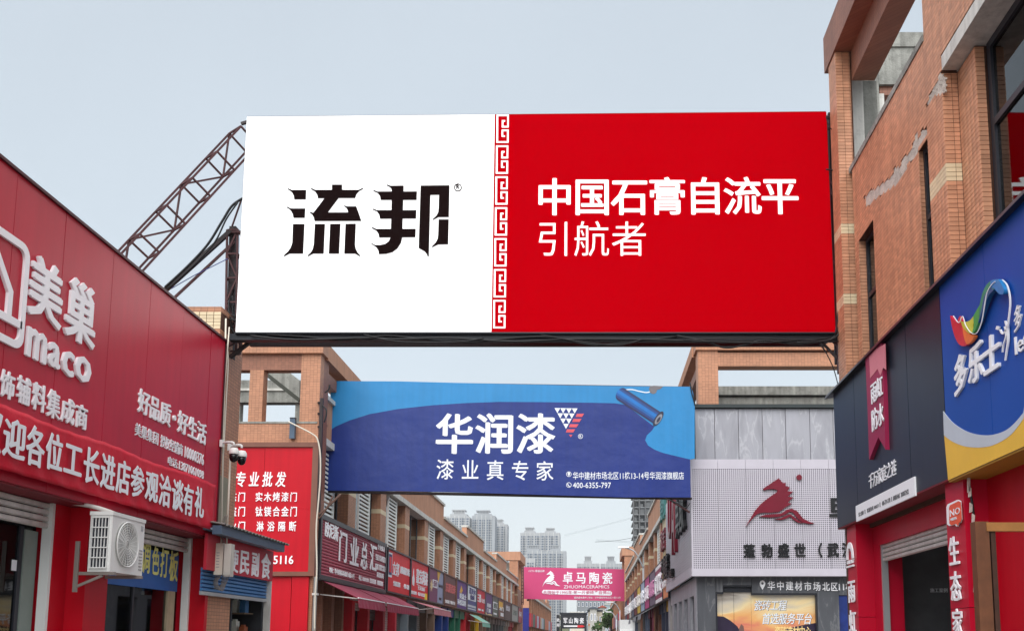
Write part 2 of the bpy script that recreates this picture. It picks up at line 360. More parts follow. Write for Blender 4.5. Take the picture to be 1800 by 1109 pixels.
# tiles of the street wall: stack bond, 100 x 50 mm
def in_poly(p, poly):
    c = False; n = len(poly)
    for i in range(n):
        (x1, y1), (x2, y2) = poly[i], poly[i-1]
        if (y1 > p[1]) != (y2 > p[1]) and p[0] < (x2-x1)*(p[1]-y1)/(y2-y1)+x1: c = not c
    return c
dz_ = lambda L_: [px('R', XW, 1430 + x*.2977, y*.2977) for x, y in L_]
dmg = [dz_([(300,1165),(330,1130),(400,1085),(440,1060),(470,1030),(478,990),(510,975),(530,930),(560,905),(585,860),(592,800),(612,775),(622,812),(640,770),(672,768),(676,790),(650,830),(615,880),(606,925),(560,960),(545,1010),(520,1055),(480,1100),(430,1135),(380,1160),(330,1210),(310,1215)]),
       dz_([(670,620),(676,575),(700,540),(712,500),(730,470),(738,425),(752,440),(776,470),(776,540),(748,566),(715,570),(690,615)])]
TW, TH, GP = .1, .05, .006
tiles = []; near = []
def tile_row(y0, y1, z0, z1, plane='x', X=XW, n0=0.0, holes_=(), cz=()):
    a = y0
    k = 0
    while a < y1 - .012:
        e = min(a + TW, y1); z = z0
        while z < z1 - .01:
            t = min(z + TH, z1); cy, czm = (a+e)/2, (z+t)/2
            ok = not any(min(h[0],h[1]) < cy < max(h[0],h[1]) and h[2] < czm < h[3] for h in holes_)
            if ok and plane == 'x' and abs(X - XW) < .01 and any(in_poly((cy, czm), d) for d in dmg): ok = False
            if ok:
                cream = any(c0 < czm < c1 for c0, c1 in cz)
                tiles.append((plane, X, a + GP/2, e - GP/2, z + GP/2, t - GP/2, cream))
            z += TH
        a += TW
tile_row(YC, YE, 4.75, ZP - .05, holes_=holes)
tile_row(5.0, YC, 7.82, 9.6); tile_row(YC, YS, ZP - .05, 9.6)
# cream course beside the corner
for i, t in enumerate(tiles):
    if 6.42 < (t[4]+t[5])/2 < 6.6 and t[2] < YC + .42: tiles[i] = t[:6] + (True,)
# corner returns facing the camera (stepped reveal of the big window)
tile_row(XW + .005, XW + .17, 4.9, 7.62, 'y', YC, cz=((6.42, 6.6),))
tile_row(YR, YC - .002, 5.0, 7.62, 'x', XW + .17)
tile_row(XW + .175, XW + .27, 5.0, 7.62, 'y', YR)
mk('pier', B().box(XW + .012, XW + .36, YC + .012, YC + .16, 3.1, 7.64).box(XW + .182, XW + .36, YR + .02, YC, 3.1, 7.64), MORTAR, rb)
# far column and reveals of the windows
_e = onX(1449, 130, 3.58); ZC = _e.z; ZC2 = onX(1448, 66, 3.58).z
CX0 = 3.6; CY0 = onX(1475, 300, CX0).y; CY1 = onX(1462, 300, CX0).y; CX1 = onY(1501, 300, CY0).x + .02
tile_row(CX0 + .003, CX1 - .02, 4.6, ZC-.01, 'y', CY0, cz=((6.35, 6.5), (7.42, 7.56)))
tile_row(CY0, CY1, 4.6, ZC-.01, 'x', CX0, cz=((6.35, 6.5), (7.42, 7.56)))
mk('column', B().box(CX0 + .012, CX1 + .002, CY0 + .012, CY1, 0, ZC), MORTAR, rb)
for w in wins: tile_row(XW + .01, XW + (.07 if w is wins[1] else .10), 4.7, w[2], 'y', max(w[0], w[1]) - .0105)
def tile_geo(b, t, d=.009):
    pl, X, a, e, z, t1, _ = t
    if pl == 'x': b.add([(X,a,z),(X,e,z),(X,e,t1),(X,a,t1),(X+d,a-.001,z-.001),(X+d,e+.001,z-.001),(X+d,e+.001,t1+.001),(X+d,a-.001,t1+.001)],[(0,3,2,1),(0,1,5,4),(1,2,6,5),(2,3,7,6),(3,0,4,7)])
    else: b.add([(a,X,z),(e,X,z),(e,X,t1),(a,X,t1),(a-.001,X+d,z-.001),(e+.001,X+d,z-.001),(e+.001,X+d,t1+.001),(a-.001,X+d,t1+.001)],[(0,1,2,3),(0,4,5,1),(1,5,6,2),(2,6,7,3),(3,7,4,0)])
def seen(t):
    p = Vector((t[1], (t[2]+t[3])/2, (t[4]+t[5])/2)) if t[0] == 'x' else Vector(((t[2]+t[3])/2, t[1], (t[4]+t[5])/2))
    d = p - Vector((0,0,EYE)); u = PX + F * d.x / (d.y*cos(PIT)+d.z*sin(PIT)); v = PY - F*(-d.y*sin(PIT)+d.z*cos(PIT))/(d.y*cos(PIT)+d.z*sin(PIT))
    return u < 1800 and v > 0 and v < 1124 - 1.02*(u-1040), d.length
vis = []
for i, t in enumerate(tiles):
    s_, d_ = seen(t)
    full = (t[3]-t[2]) > .09 and abs(t[5]-t[4]-.044) < .002
    if s_ and full: vis.append((d_, i))
vis.sort(); single = {i for _, i in vis[:300]}
bx_, bc_ = B(), B(); cache = {}
for i, t in enumerate(tiles):
    if i in single:
        key = (t[0], t[6])
        if key not in cache:
            bb = B(); w = t[3]-t[2]; h = t[5]-t[4]; tile_geo(bb, (t[0], 0, -w/2, w/2, -h/2, h/2, 0))
            me = bpy.data.meshes.new('tile'); me.from_pydata([v for v in bb.v], [], bb.f); me.materials.append(TILEC if t[6] else TILE); cache[key] = me
        o = bpy.data.objects.new('tile', cache[key]); C.objects.link(o); o.parent = rb
        cy, cz_ = (t[2]+t[3])/2, (t[4]+t[5])/2
        o.location = (Vector((t[1], cy, cz_)) if t[0] == 'x' else Vector((cy, t[1], cz_))) - rb.location + Vector((random.uniform(-.0012, .0004) if t[0]=='x' else 0, 0, 0))
    else: tile_geo(bc_ if t[6] else bx_, t)
mk('tile_field', bx_, TILE, rb, kind='stuff'); mk('cream_tile_band', bc_, TILEC, rb, kind='stuff')
# rubble in the damaged patches
b = B()
BMT = M('bare_mortar_grey', (196, 186, 176), .95, var=.28, vs=7, bump=.5)
for d in dmg: shape([d], rb, 'R', XW + .011, BMT, .005, name='bare_mortar', pixels=False, label='bare grey mortar where the tiles have fallen off')
for d in dmg:
    for _ in range(120):
        q = random.choice(d); w_ = random.choice(d); t = random.random(); y = q[0]*(1-t)+w_[0]*t; z = q[1]*(1-t)+w_[1]*t
        if in_poly((y, z), d):
            s_ = random.uniform(.006, .02); dx = random.uniform(.006, .012)
            b.box(XW + .013 - dx, XW + .02, y-s_, y+s_*random.uniform(.4,1), z-s_*random.uniform(.3,1), z+s_*.6)
mk('mortar_rubble', b, BMT, rb, kind='stuff')
# window eave slab
mk('eave', B().box(XW - .0, XW + .6, 5.0, YC - .02, 7.64, 7.80).box(XW + .17, XW + .6, YC-.02, YC+.16, 7.64, 7.80), PLAST, rb)
# windows
def small_window(y0, y1, z0, z1, X):
    y0, y1 = min(y0, y1), max(y0, y1)
    f = mk('window', B().box(X, X+.06, y0, y0+.05, z0, z1).box(X, X+.06, y1-.05, y1, z0, z1).box(X, X+.06, y0+.05, y1-.05, z1-.05, z1).box(X, X+.06, y0+.05, y1-.05, z0, z0+.05)
           .box(X+.002, X+.058, y0+.045, y1-.045, z1-.85, z1-.79), DKFR, rb)
    mk('pane', B().box(X+.025, X+.031, y0+.05, y1-.05, z0+.05, z1-.05), GLASSD, f)
    mk('curtain', B().box(X+.12, X+.14, y0-.1, y1+.1, z0-.3, z1+.05), M('grey_curtain', (110, 112, 110), .9, var=.3, vs=6), f)
for w in wins: small_window(w[0], w[1], 4.6, w[2], XW + (.07 if w is wins[1] else .10))
XG = XW + .29
b = B().box(XG, XG+.07, YR-.09, YR-.01, 4.6, 7.64).box(XG, XG+.07, 5.0, YR-.09, 7.56, 7.64).box(XG+.001, XG+.069, 5.0, YR-.09, 6.72, 6.79)
b.box(XG+.002, XG+.068, 7.9, 7.97, 4.6, 6.72)
f = mk('window', b, DKFR, rb)
for y0, y1, z0, z1 in ((5.0, 7.9, 4.6, 6.72), (7.97, YR-.09, 4.6, 6.72), (5.0, YR-.09, 6.79, 7.56)):
    mk('pane', B().box(XG+.03, XG+.036, y0, y1, z0, z1), GLASSD, f)
mk('blind', B().box(XG+.16, XG+.18, 5, 9.8, 6.55, 7.6), M('blind_cloth', (150, 152, 148), .9, var=.2), f)
mk('room_wall', B().box(XG+.5, XG+.52, 5, 10.1, 4.5, 7.6), M('room_paint', (120, 122, 116), .9, var=.35, vs=1.2), f)
# roof frame: outer cornice and inner beam
cor = B().box(3.58, 4.4, 5.0, _e.y, ZC, ZC2); mk('cornice', cor, BRKD, rb)
mk('roof_beam', B().box(CX1, CX1 + .34, 5.0, CY0 + .02, onY(1500, 141, CY0).z, ZC), BRKD, rb)
# weathered concrete frame on the roof behind
zc = lambda v: onY(1580, v, 17).z; xc = lambda u: onY(u, 110, 17).x
b = B().box(xc(1560), 9.0, 17.0, 17.5, zc(82), zc(57)).box(xc(1545), 9.0, 17.03, 17.5, zc(147), zc(82)-.003)
mk('roof_beam', b, CONC, rb, label='grey weathered concrete beam on the roof')
mk('roof_post', B().box(xc(1512), xc(1540), 16.9, 17.4, 7.6, zc(140)), CONC, rb, label='grey concrete roof post')
mk('roof_post', B().box(onY(1516, 200, CY0+.5).x, onY(1541, 200, CY0+.5).x, CY0+.45, CY0+.9, 7.6, onY(1525, 146, CY0+.5).z), CONC, rb, label='grey concrete roof post')
mk('roof_post', B().box(CX1+.004, onY(1515, 200, CY0+.4).x, CY0+.3, CY0+.7, 7.6, onY(1508, 140, CY0+.3).z), PLAST, rb, label='pale rendered post beside the tiled column')
mk('roof_post', B().box(xc(1541), xc(1553), 17.05, 17.4, 8, zc(162)-.004), PLAST, rb, label='pale rendered roof post')
mk('roof_beam', B().box(xc(1547), 9, 17.1, 17.5, zc(162), zc(147)-.003), BRKD, rb)

# ------------------------------------------------------------------ right block: ground-floor shop front (red)
XS = 3.5
shopr = thing('red_shopfront', 'red panelled shopfront with a half-raised roller shutter under the dark sign', 'shopfront', (4.2, 11, 0))
YD = onX(1655, 600, XS).y; YF = 13.66
def panels(parent, pl, c, a0, a1, z0, z1, n, mat, th=.02, gap=.008, name='panel', rows=1):
    """cladding boards with open joints"""
    res = []
    for i in range(n):
        for k in range(rows):
            q0 = a0 + (a1-a0)*i/n + gap/2; q1 = a0 + (a1-a0)*(i+1)/n - gap/2; y0 = z0+(z1-z0)*k/rows+(gap/2 if k else 0); y1 = z0+(z1-z0)*(k+1)/rows
            j = random.uniform(-.0025, .0015)
            b = B()
            p = place(pl, c, q0, y0, 0); q = place(pl, c, q1, y1, -th)
            if pl == 'F': b.box(p.x, q.x, c + j, c + th, y0, y1)
            elif pl == 'R': b.box(c + j, c + th, q0, q1, y0, y1)
            else: b.box(c - j, c - th, q0, q1, y0, y1)
            res.append(mk(name, b, mat, parent))
    return res
mk('wall', B().box(3.8, 4.1, 12.74, 13.66, 0, 3.17).box(3.8, 4.1, 9.4, 12.74, 2.84, 3.17).box(4.1, 4.2, 9.4, 13.66, 3.0, 3.17), RED, shopr)
mk('wall', B().box(3.8, 4.1, 8.0, 9.4, 0, 3.17).box(3.8, 4.1, 4.5, 8.0, 2.78, 3.17), REDB, shopr)
for (y0, y1) in ((13.0, 13.45), (9.18, 9.66)):
    mk('pillar', B().box(3.57, 3.8, y0, y1, 0, 1.9).box(3.571, 3.8, y0+.001, y1-.001, 1.906, 3.17), RED, shopr)
for i in range(5):
    z = 2.62 + i*.058; mk('shutter_slat', B().prism([(3.86, z), (3.835, z+.012), (3.835, z+.042), (3.86, z+.053)], 'y', 9.66, 12.7), SHUT, shopr)
mk('shutter_rail', B().box(3.82, 3.9, 12.70, 12.74, 0, 2.84), ALU, shopr)
# interior
b = B().box(9.1, 9.2, 9.0, 13.45, 0, 3.1).box(4.2, 9.1, 13.45, 13.5, 0, 3.1).box(4.2, 9.1, 9.3, 13.45, 3.05, 3.1).box(4.2, 9, 9.3, 9.36, 0, 3.1)
mk('room', b, M('shop_room_wall', (236, 236, 238), .7), shopr)
b = B()
def ring(b, a0, a1, z0, z1, Y, w):
    b.box(a0, a1, Y, Y+.01, z1-w, z1).box(a0, a1, Y, Y+.01, z0, z0+w).box(a0, a0+w, Y, Y+.01, z0+w, z1-w).box(a1-w, a1, Y, Y+.01, z0+w, z1-w)
ring(b, 4.35, 8.5, 1.95, 2.78, 13.43, .02); mk('trim_line', b, REDB, shopr)
for i in range(10):
    for k in range(5):
        mk('tile', B().box(4.45+i*.42, 4.45+i*.42+.40, 13.436, 13.45, 2.0+k*.15, 2.0+k*.15+.14), M('matt_wall_tile', (246, 246, 248), .6), shopr)
mk('plaque', B().box(4.62, 4.98, 13.40, 13.43, 2.2, 2.36), REDB, shopr)
text('施工案例', shopr, 'F', 13.398, 4.68, 4.92, 2.25, 2.31, PRINTW, .004)
mk('side_panel', B().box(4.0, 4.06, 12.95, 13.4, 0, 2.75), M('olive_yellow', (158, 146, 62), .7), shopr)
for i in range(7):
    o = mk('packet', B().prism([(4.5+i*.3, 1.1), (4.78+i*.3, 1.1), (4.82+i*.3, 1.36), (4.66+i*.3, 1.5), (4.5+i*.3, 1.42)], 'y', 12.3, 12.6), M('green_wrap', (30, 110, 60), .35, var=.4, vs=12), None)
    tag(o, 'green plastic packet on the low shop shelf, %s from the left' % ['first', 'second', 'third', 'fourth', 'fifth', 'sixth', 'seventh'][i], 'packet', 'green packets in the shop')
o = mk('shelf', B().box(4.3, 6.8, 12.2, 12.7, 1.04, 1.1).box(4.3, 4.36, 12.2, 12.7, 0, 1.04).box(6.74, 6.8, 12.2, 12.7, 0, 1.04), INNERD); tag(o, 'low dark shelf carrying green packets inside the shop', 'shelf')
# second opening with shutter and glass, nearer the camera
for i in range(4):
    z = 2.60 + i*.05; mk('shutter_slat', B().prism([(3.90, z), (3.875, z+.01), (3.875, z+.036), (3.90, z+.046)], 'y', 5.0, 7.95), SHUT, shopr)
mk('shutter_rail', B().box(3.83, 3.93, 7.93, 7.99, 0, 2.78), ALU, shopr)
f = mk('window', B().box(4.0, 4.05, 7.82, 7.9, 0, 2.6).box(4.0, 4.05, 5, 7.82, 2.0, 2.06), DKFR, shopr)
mk('pane', B().box(4.02, 4.026, 5, 7.82, 0, 2.0), GLASS, f)
mk('window_board', B().box(4.1, 4.14, 5, 7.9, 0, 2.58), M('olive_board', (150, 150, 88), .7, var=.15), shopr)
mk('window_board', B().box(4.03, 4.06, 5, 7.82, 2.3, 2.58), M('cream_board', (225, 210, 150), .7), shopr)
mk('shop_floor', B().box(3.9, 9.1, 9.36, 13.45, -.01, .03), M('floor_tile_pale', (225, 222, 215), .4), shopr)
po = mk('poster', B().box(3.70, 3.72, 6.8, 8.0, 1.2, 1.97), M('coral_poster', (230, 80, 70), .5, var=.05)); tag(po, 'coral red poster with a white arch emblem in the lower right shop window', 'poster')
shape([[(7.75+.13*cos(a)*1, 1.78+.1*sin(a)) for a in [pi*i/12 for i in range(13)]] + [(7.75-.075*cos(a), 1.78+.055*sin(a)) for a in [pi*i/12 for i in range(13)]]], po, 'R', 3.695, PRINTW, .005, pixels=False)
text('东方雨虹', po, 'R', 3.697, 7.88, 7.62, 1.70, 1.75, PRINTW, .003)
# pillar lettering
sg = thing('pillar_lettering', 'white raised characters running down the near red pillar', 'sign', (3.55, 9.4, 1.5))
PL = onX(1672, 1000, 3.57).y; PR_ = onX(1690, 1000, 3.57).y
for ch, v0, v1 in (('生', 942, 993), ('态', 1004, 1056), ('家', 1070, 1118)):
    z1 = onX(1680, v0, 3.57).z; z0 = onX(1680, v1, 3.57).z
    chars(ch, sg, 'R', 3.565, PL, PR_, z0, z1, LETT, .014, .014)
sg = thing('pillar_lettering', 'white arch emblem and raised characters on the farther red pillar', 'sign', (3.55, 13.2, 1.5))
a0, a1 = onX(1491, 1000, 3.57).y, onX(1503, 1000, 3.57).y
for ch, v0, v1 in (('雨', 1018, 1058), ('虹', 1072, 1112)):
    z1 = onX(1497, v0, 3.57).z; z0 = onX(1497, v1, 3.57).z
    chars(ch, sg, 'R', 3.565, a0, a1, z0, z1, LETT, .014, .016)
am = (a0+a1)/2; aw = (a0-a1)/2; zb = onX(1497, 982, 3.57).z; ht = onX(1497, 952, 3.57).z - zb
shape([[(am+aw*cos(a), zb+ht*sin(a)) for a in [pi*i/14 for i in range(15)]] + [(am-aw*.62*cos(a), zb+ht*.66*sin(a)) for a in [pi*i/14 for i in range(15)]]], sg, 'R', 3.565, LETT, .02, pixels=False)
text('ORIENT', sg, 'R', 3.567, a0, a1, zb-.06, zb-.01, LETT, .015, .01)
mk('underline', B().box(3.545, 3.565, a1, a0, zb-.11, zb-.085), LETT, sg)
# NO badge
bd = thing('round_cornered_badge', 'orange speech-bubble NO badge with white rim on the near red pillar', 'sign', (3.55, 9.4, 2.7))
q = [(1667,891),(1669,886),(1686,878),(1690,880),(1692,912),(1690,918),(1687,919),(1685,925),(1681,921),(1672,924),(1668,921)]
shape([q], bd, 'R', 3.565, LETT, .02, name='rim')
cxq = sum(p[0] for p in q)/len(q); cyq = sum(p[1] for p in q)/len(q)
shape([[(cxq+(p[0]-cxq)*.88, cyq+(p[1]-cyq)*.92) for p in q]], bd, 'R', 3.544, M('orange_print', (235, 92, 60), .5), .004, name='face')
def at(u, v, X): p = onX(u, v, X); return p.y, p.z
y0, z0 = at(1670.5, 908, 3.54); y1, z1 = at(1687.5, 890, 3.54)
text('NO', bd, 'R', 3.539, y0, y1, z0, z1, PRINTW, .004, .0)
y0, z0 = at(1671.5, 915.5, 3.54); y1, _ = at(1682, 912, 3.54); text('甲醛超标', bd, 'R', 3.539, y0, y1, z0, z0+.028, PRINTW, .003, .0)

# ------------------------------------------------------------------ right signs
dk = thing('dark_signboard', 'charcoal metal shop signboard with a magenta pennant and white characters', 'signboard', (3.6, 11.7, 4))
ZB, ZT = 3.17, 5.13
panels(dk, 'R', XS, YD + .004, YF, ZB, ZT, 4, CHAR, .03)
mk('housing', B().box(XS + .03, XS + .24, YD + .01, YF, ZB + .004, ZT), DKFR, dk)
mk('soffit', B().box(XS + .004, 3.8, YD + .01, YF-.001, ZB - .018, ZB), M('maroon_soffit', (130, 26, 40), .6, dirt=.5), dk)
mk('top_flashing', B().prism([(3.42, 5.10), (3.44, 5.15), (3.76, 5.22), (3.76, 5.17)], 'y', 5.0, YF + .22), DKFR, dk)
# pennant
PN = [(1528,628),(1541,612),(1557,603),(1561,700),(1564,790),(1551,768),(1535,808),(1532,720)]
shape([PN], dk, 'R', XS, M('magenta_print', (158, 20, 72), .5, var=.1), .05, name='pennant')
shape([[(1528.3,627),(1541,613),(1556.6,604),(1557.8,650),(1553,646),(1548,660),(1543,648),(1538,655),(1530,665)]], dk, 'R', XS-.05, M('pink_print', (216, 128, 140), .5, var=.06), .004, name='pennant_fade')
for s_, v0, v1, u0, u1 in (('雨虹', 676, 712, 1531, 1552), ('防水', 722, 760, 1532, 1554)):
    ya, zt = at(u0, v0, XS-.055); yb, _ = at(u1, v0, XS-.055); zb = at(u0, v1, XS-.055)[1]
    chars(s_, dk, 'R', XS-.056, ya, yb, zb, zt, LETT, .010, .014)
ya, zt = at(1527, 834, XS); yb, _ = at(1576, 834, XS); zb = at(1527, 860, XS)[1]
chars('千万家庭之选', dk, 'R', XS, ya, yb, zb, zt, LETT, .010, .012, shear=.02)
strip = mk('contact_strip', B().box(XS-.02, XS, onX(1610.5, 850, XS).y, onX(1507, 900, XS).y, at(1507, 917, XS)[1], at(1507, 889, XS)[1]), LETT, dk)
z0 = at(1507, 917, XS)[1]
for s_, u0, u1 in (('爱上装修', 1511, 1520), ('|', 1522, 1523), ('客服热线 400271', 1526, 1547), ('|', 1549, 1550), ('400-779-1778', 1553, 1568), ('|', 1570, 1571), ('质量投诉电话', 1573, 1585), ('2000072422', 1587, 1601)):
    text(s_, dk, 'R', XS-.021, at(u0, 870, XS)[0], at(u1, 870, XS)[0], z0+.05, z0+.105, M('grey_print', (110, 110, 114), .6), .003, .004)
# blue sign
bl = thing('blue_signboard', 'royal blue shop signboard with rainbow ribbon, white characters and yellow lower edge', 'signboard', (3.6, 8, 4))
YB0 = 5.0
panels(bl, 'R', XS, YB0, YD - .004, ZB - .02, 5.13, 4, BLUE, .03)
mk('housing', B().box(XS + .03, XS + .24, YB0, YD-.004, ZB-.016, 5.12), M('yellow_side', (210, 165, 50), .5), bl)
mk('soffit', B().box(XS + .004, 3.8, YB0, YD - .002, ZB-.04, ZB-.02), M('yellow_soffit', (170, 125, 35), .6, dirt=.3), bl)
def c3(x, y): return (1450 + x*.3065, 560 + y*.3065)
def arcpts(lst): return [px('R', XS, *c3(*p)) for p in lst]
up = arcpts([(681,530),(730,590),(790,633),(850,658),(920,668),(980,662),(1040,640),(1090,600),(1141,540)]); up = smooth_line(up)
lo = arcpts([(686,668),(720,695),(760,716),(810,732),(870,738),(920,735),(960,727),(1020,700),(1080,655),(1141,575)]); lo = smooth_line(lo)
# continue both arcs symmetrically past the frame edge
endu = [(7.2, 4.2), (7.0, 4.6)]; endl = [(7.2, 4.05), (6.9, 4.6)]
shape([up + endu + endl[::-1] + lo[::-1]], bl, 'R', XS, LGREY, .006, name='grey_arc', pixels=False)
shape([lo + endl + [(YB0, 4.6), (YB0, ZB-.02), (YD-.006, ZB-.02)]], bl, 'R', XS, YEL, .004, name='yellow_field', pixels=False)
for ch, q in (('多', (1679, 622, 1701, 697)), ('乐', (1705, 600, 1730, 676)), ('士', (1731, 585, 1760, 662))):
    ym, zt = at((q[0]+q[2])/2, (q[1]+ (4 if ch!='多' else 2)), XS); zb = at((q[0]+q[2])/2, q[3]-6, XS)[1]
    chars(ch, bl, 'R', XS, at(q[0]-1, 640, XS)[0], at(q[2]+1, 640, XS)[0], zb, zt, LETT, .022, .04, shear=.03)
ya, zt = at(1782, 543, XS); yb, _ = at(1797, 543, XS); chars('多', bl, 'R', XS, ya, yb, at(1789, 582, XS)[1], zt, LETT, .014, .01, shear=.02)
ya, zt = at(1785, 592, XS); text("let's colour", bl, 'R', XS, ya, ya-1.1, at(1785, 626, XS)[1], zt, LETT, .014, .012)
def c7(x, y): return (1630 + x*.16237, 460 + y*.16237)
rib = [((( 280,585),(345,655),(385,590),(410,650),(440,740),(500,790),(470,890),(430,912),(380,895),(335,820),(300,700)), (214, 40, 58)),
       (((410,650),(440,735),(500,785),(545,800),(520,850),(465,893),(430,800)), (240, 120, 50)),
       (((398,640),(430,655),(500,635),(540,590),(560,600),(535,690),(540,740),(500,778),(455,745),(420,700)), (205, 200, 60)),
       (((540,590),(610,470),(625,470),(620,560),(600,650),(560,740),(530,770),(545,690)), (60, 160, 80)),
       (((612,470),(640,350),(680,262),(730,210),(745,215),(770,300),(720,290),(690,330),(660,400),(630,520),(605,600)), (40, 140, 110)),
       (((735,210),(770,192),(820,195),(850,240),(880,300),(870,350),(830,350),(800,320),(765,285),(730,282)), (40, 130, 195)),
       (((690,330),(730,292),(770,305),(720,360),(670,470),(625,600),(600,660),(640,500),(660,400)), (30, 90, 140))]
for i, (pp, colr) in enumerate(rib):
    shape([[c7(*p) for p in smooth_line(list(pp)+[pp[0]], 4)[:-1]]], bl, 'R', XS - .02, M('ribbon_%d_%d_%d' % colr, colr, .4, var=.18, vs=5), .03 + .002*i, name='ribbon')
cn = smooth_line([(285,585),(345,660),(385,590),(420,690),(480,770),(540,770),(590,660),(620,500),(650,340),(700,250),(740,215)], 5)
shape([stroke([c7(*p) for p in cn], .9, .9)], bl, 'R', XS - .062, LETT, .006, name='ribbon_edge')
dn = smooth_line([(820,195),(870,250),(900,360),(905,480),(890,620),(880,700)], 6)
shape([stroke([c7(*p) for p in dn], 1.0, 1.7)], bl, 'R', XS - .02, LETT, .012, name='ribbon_edge')
for st, w0, w1 in (([(850,700),(865,800),(835,900),(825,980)], 2, .9), ([(880,690),(885,850),(870,960),(855,1070)], 2.6, 1.0), ([(800,735),(830,780),(870,720),(855,640)], 2.4, 2), ([(770,735),(780,700)], 5, 5)):
    shape([stroke([c7(*p) for p in smooth_line(st, 5)], w0, w1)], bl, 'R', XS - .01, LETT, .014, name='figure_emblem')
# wooden frame leaning at the lower right
wf = thing('wooden_frame', 'weathered brown wooden door frame standing before the right red shopfront', 'frame', (3.1, 7.0, 0))
xa = onY(1718, 1000, 7.0).x; zt = onY(1718, 916, 7.0).z
mk('post', B().box(xa, xa+.10, 7.0, 7.09, 0, zt), WOODF, wf)
mk('post', B().box(xa+.115, xa+.15, 7.01, 7.08, 0, zt-.004), M('dark_wood', (70, 40, 28), .6, var=.3, vs=9, streak=.3), wf)
mk('rail', B().box(xa+.08, xa+.9, 6.99, 7.05, zt-.072, zt-.008), M('ochre_wood', (158, 108, 58), .5, var=.2, vs=7), wf)
# taped cable down the near pillar
tc_ = thing('taped_cable', 'black cable wrapped in peeling white tape hanging beside the near red pillar', 'cable', (3.7, 9.15, 1.5))
pts = [onY(u, v, 9.12) for u, v in ((1702,842),(1706,868),(1711,900),(1710,930),(1713,970),(1715,1010),(1718,1040),(1723,1080),(1728,1120))]
mk('core', B().tube(smooth_line([tuple(p) for p in pts], 4), .013, 6), BLACK, tc_)
tp = M('peeling_tape', (205, 196, 188), .8, var=.3, vs=20)
for u, v, l in ((1702,848,18),(1704,864,10),(1706,892,9),(1710,910,8),(1712,945,16),(1714,1000,12),(1713,1030,10)):
    p = onY(u, v, 9.10); h = l/1700*9.1
    mk('tape', B().prism([(p.x-.013, p.z-h), (p.x+.012, p.z-h*.8), (p.x+.018, p.z+h*.6), (p.x-.006, p.z+h)], 'y', 9.09, 9.105), tp, tc_)

# ------------------------------------------------------------------ LEFT BLOCK 1 : red shop
XL = -5.3
lb = thing('red_shop_building', 'red shop building at the left edge with roller shutters and a tiled end pier', 'building', (-8, 10, 0))
ZL0, ZL1 = 3.02, 5.87
YLE = onX(391, 700, XL).y
XD = -5.57
YP1 = onX(112, 1040, XD).y; YP1b = onX(188, 1040, -5.35).y; YP2 = onX(333, 1040, XD).y; YP2b = YLE
mk('wall', B().box(-12, -5.75, 4.5, YLE, 3.0, 6.0).box(-12, -5.75, YP2, YLE, 0, 3.0).box(-12, -11.8, 4.5, YLE, 0, 3), INNER, lb)
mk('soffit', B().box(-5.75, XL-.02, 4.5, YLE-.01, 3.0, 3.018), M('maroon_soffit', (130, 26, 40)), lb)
for y0, y1 in ((YP1, YP1b), (YP2, YP2b - .03)):
    mk('pillar', B().box(-5.75, -5.35, y0, y1, 0, 2.998), REDB, lb)
mk('jamb', B().box(-5.75, XD + .02, YP1 - .28, YP1 - .004, 0, 2.998), REDB, lb)
for (y0, y1, zb) in ((4.5, YP1 - .33, onX(40, 920, -5.6).z), (YP1b + .02, YP2 - .05, onX(280, 960, -5.6).z)):
    z = zb; 
    while z < 2.96:
        mk('shutter_slat', B().prism([(-5.62, z), (-5.595, z+.012), (-5.595, z+.05), (-5.62, z+.062)], 'y', y0, y1), SHUT, lb); z += .068
    mk('shutter_rail', B().box(-5.66, -5.56, y1, y1+.045, 0, 2.998), WHP, lb)
    f = mk('window', B().box(-5.74, -5.70, y1-.30, y1-.24, 0, zb).box(-5.74, -5.70, y0, y0+.05, 0, zb).box(-5.74, -5.70, (y0+y1)/2, (y0+y1)/2+.04, 0, zb), DKFR, lb)
    mk('pane', B().box(-5.725, -5.719, y0, y1, 0, zb), GLASSD, f)
mk('door_jamb', B().box(-5.80, -5.69, YP1-.56, YP1-.34, 0, 2.7), M('grey_green_door', (128, 138, 132), .5), lb)
mk('door_jamb', B().box(-5.80, -5.69, YP2-.40, YP2-.18, 0, 2.7), M('cream_wood', (176, 160, 132), .6, streak=.3, vs=6), lb)
mk('curtain_strip', B().box(-6.2, -6.19, YP2-1.4, YP2-.4, 0, 1.9), M('tan_boards', (150, 130, 104), .8, streak=.5, vs=9), lb)
mk('room', B().box(-8.3, -8.2, 4.5, YLE-.2, 0, 3.0).box(-8.2, -5.76, YP1-.02, YP1+.02, 0, 2.99).box(-8.2, -5.6, 4.5, YLE-.2, 2.97, 2.99), INNERD, lb)
# blue printed window banner
wb = mk('window_banner', B().box(-5.692, -5.688, YP1b+.3, YP2-.13, onX(280, 1036, -5.69).z, 2.75), M('window_blue', (44, 96, 170), .5), None)
tag(wb, 'blue banner with pale yellow characters behind the shutter of the left red shop', 'banner')
for ch, u0, u1, v0, v1 in (('调', 248, 264, 952, 1006), ('色', 267, 280, 958, 1010), ('打', 282, 296, 962, 1014), ('板', 298, 313, 968, 1020)):
    chars(ch, wb, 'L', -5.684, onX(u0, 985, -5.684).y, onX(u1, 985, -5.684).y, onX((u0+u1)/2, v1, -5.684).z, onX((u0+u1)/2, v0, -5.684).z, M('pale_yellow_print', (235, 232, 140), .5), .004, .02)
nt_ = mk('paper_notice', B().box(-5.715, -5.712, onX(21, 993, -5.71).y, onX(39, 993, -5.71).y, onX(30, 1003, -5.71).z, onX(30, 984, -5.71).z), PRINTW); tag(nt_, 'small paper notice stuck on the dark glass of the left shop', 'notice')
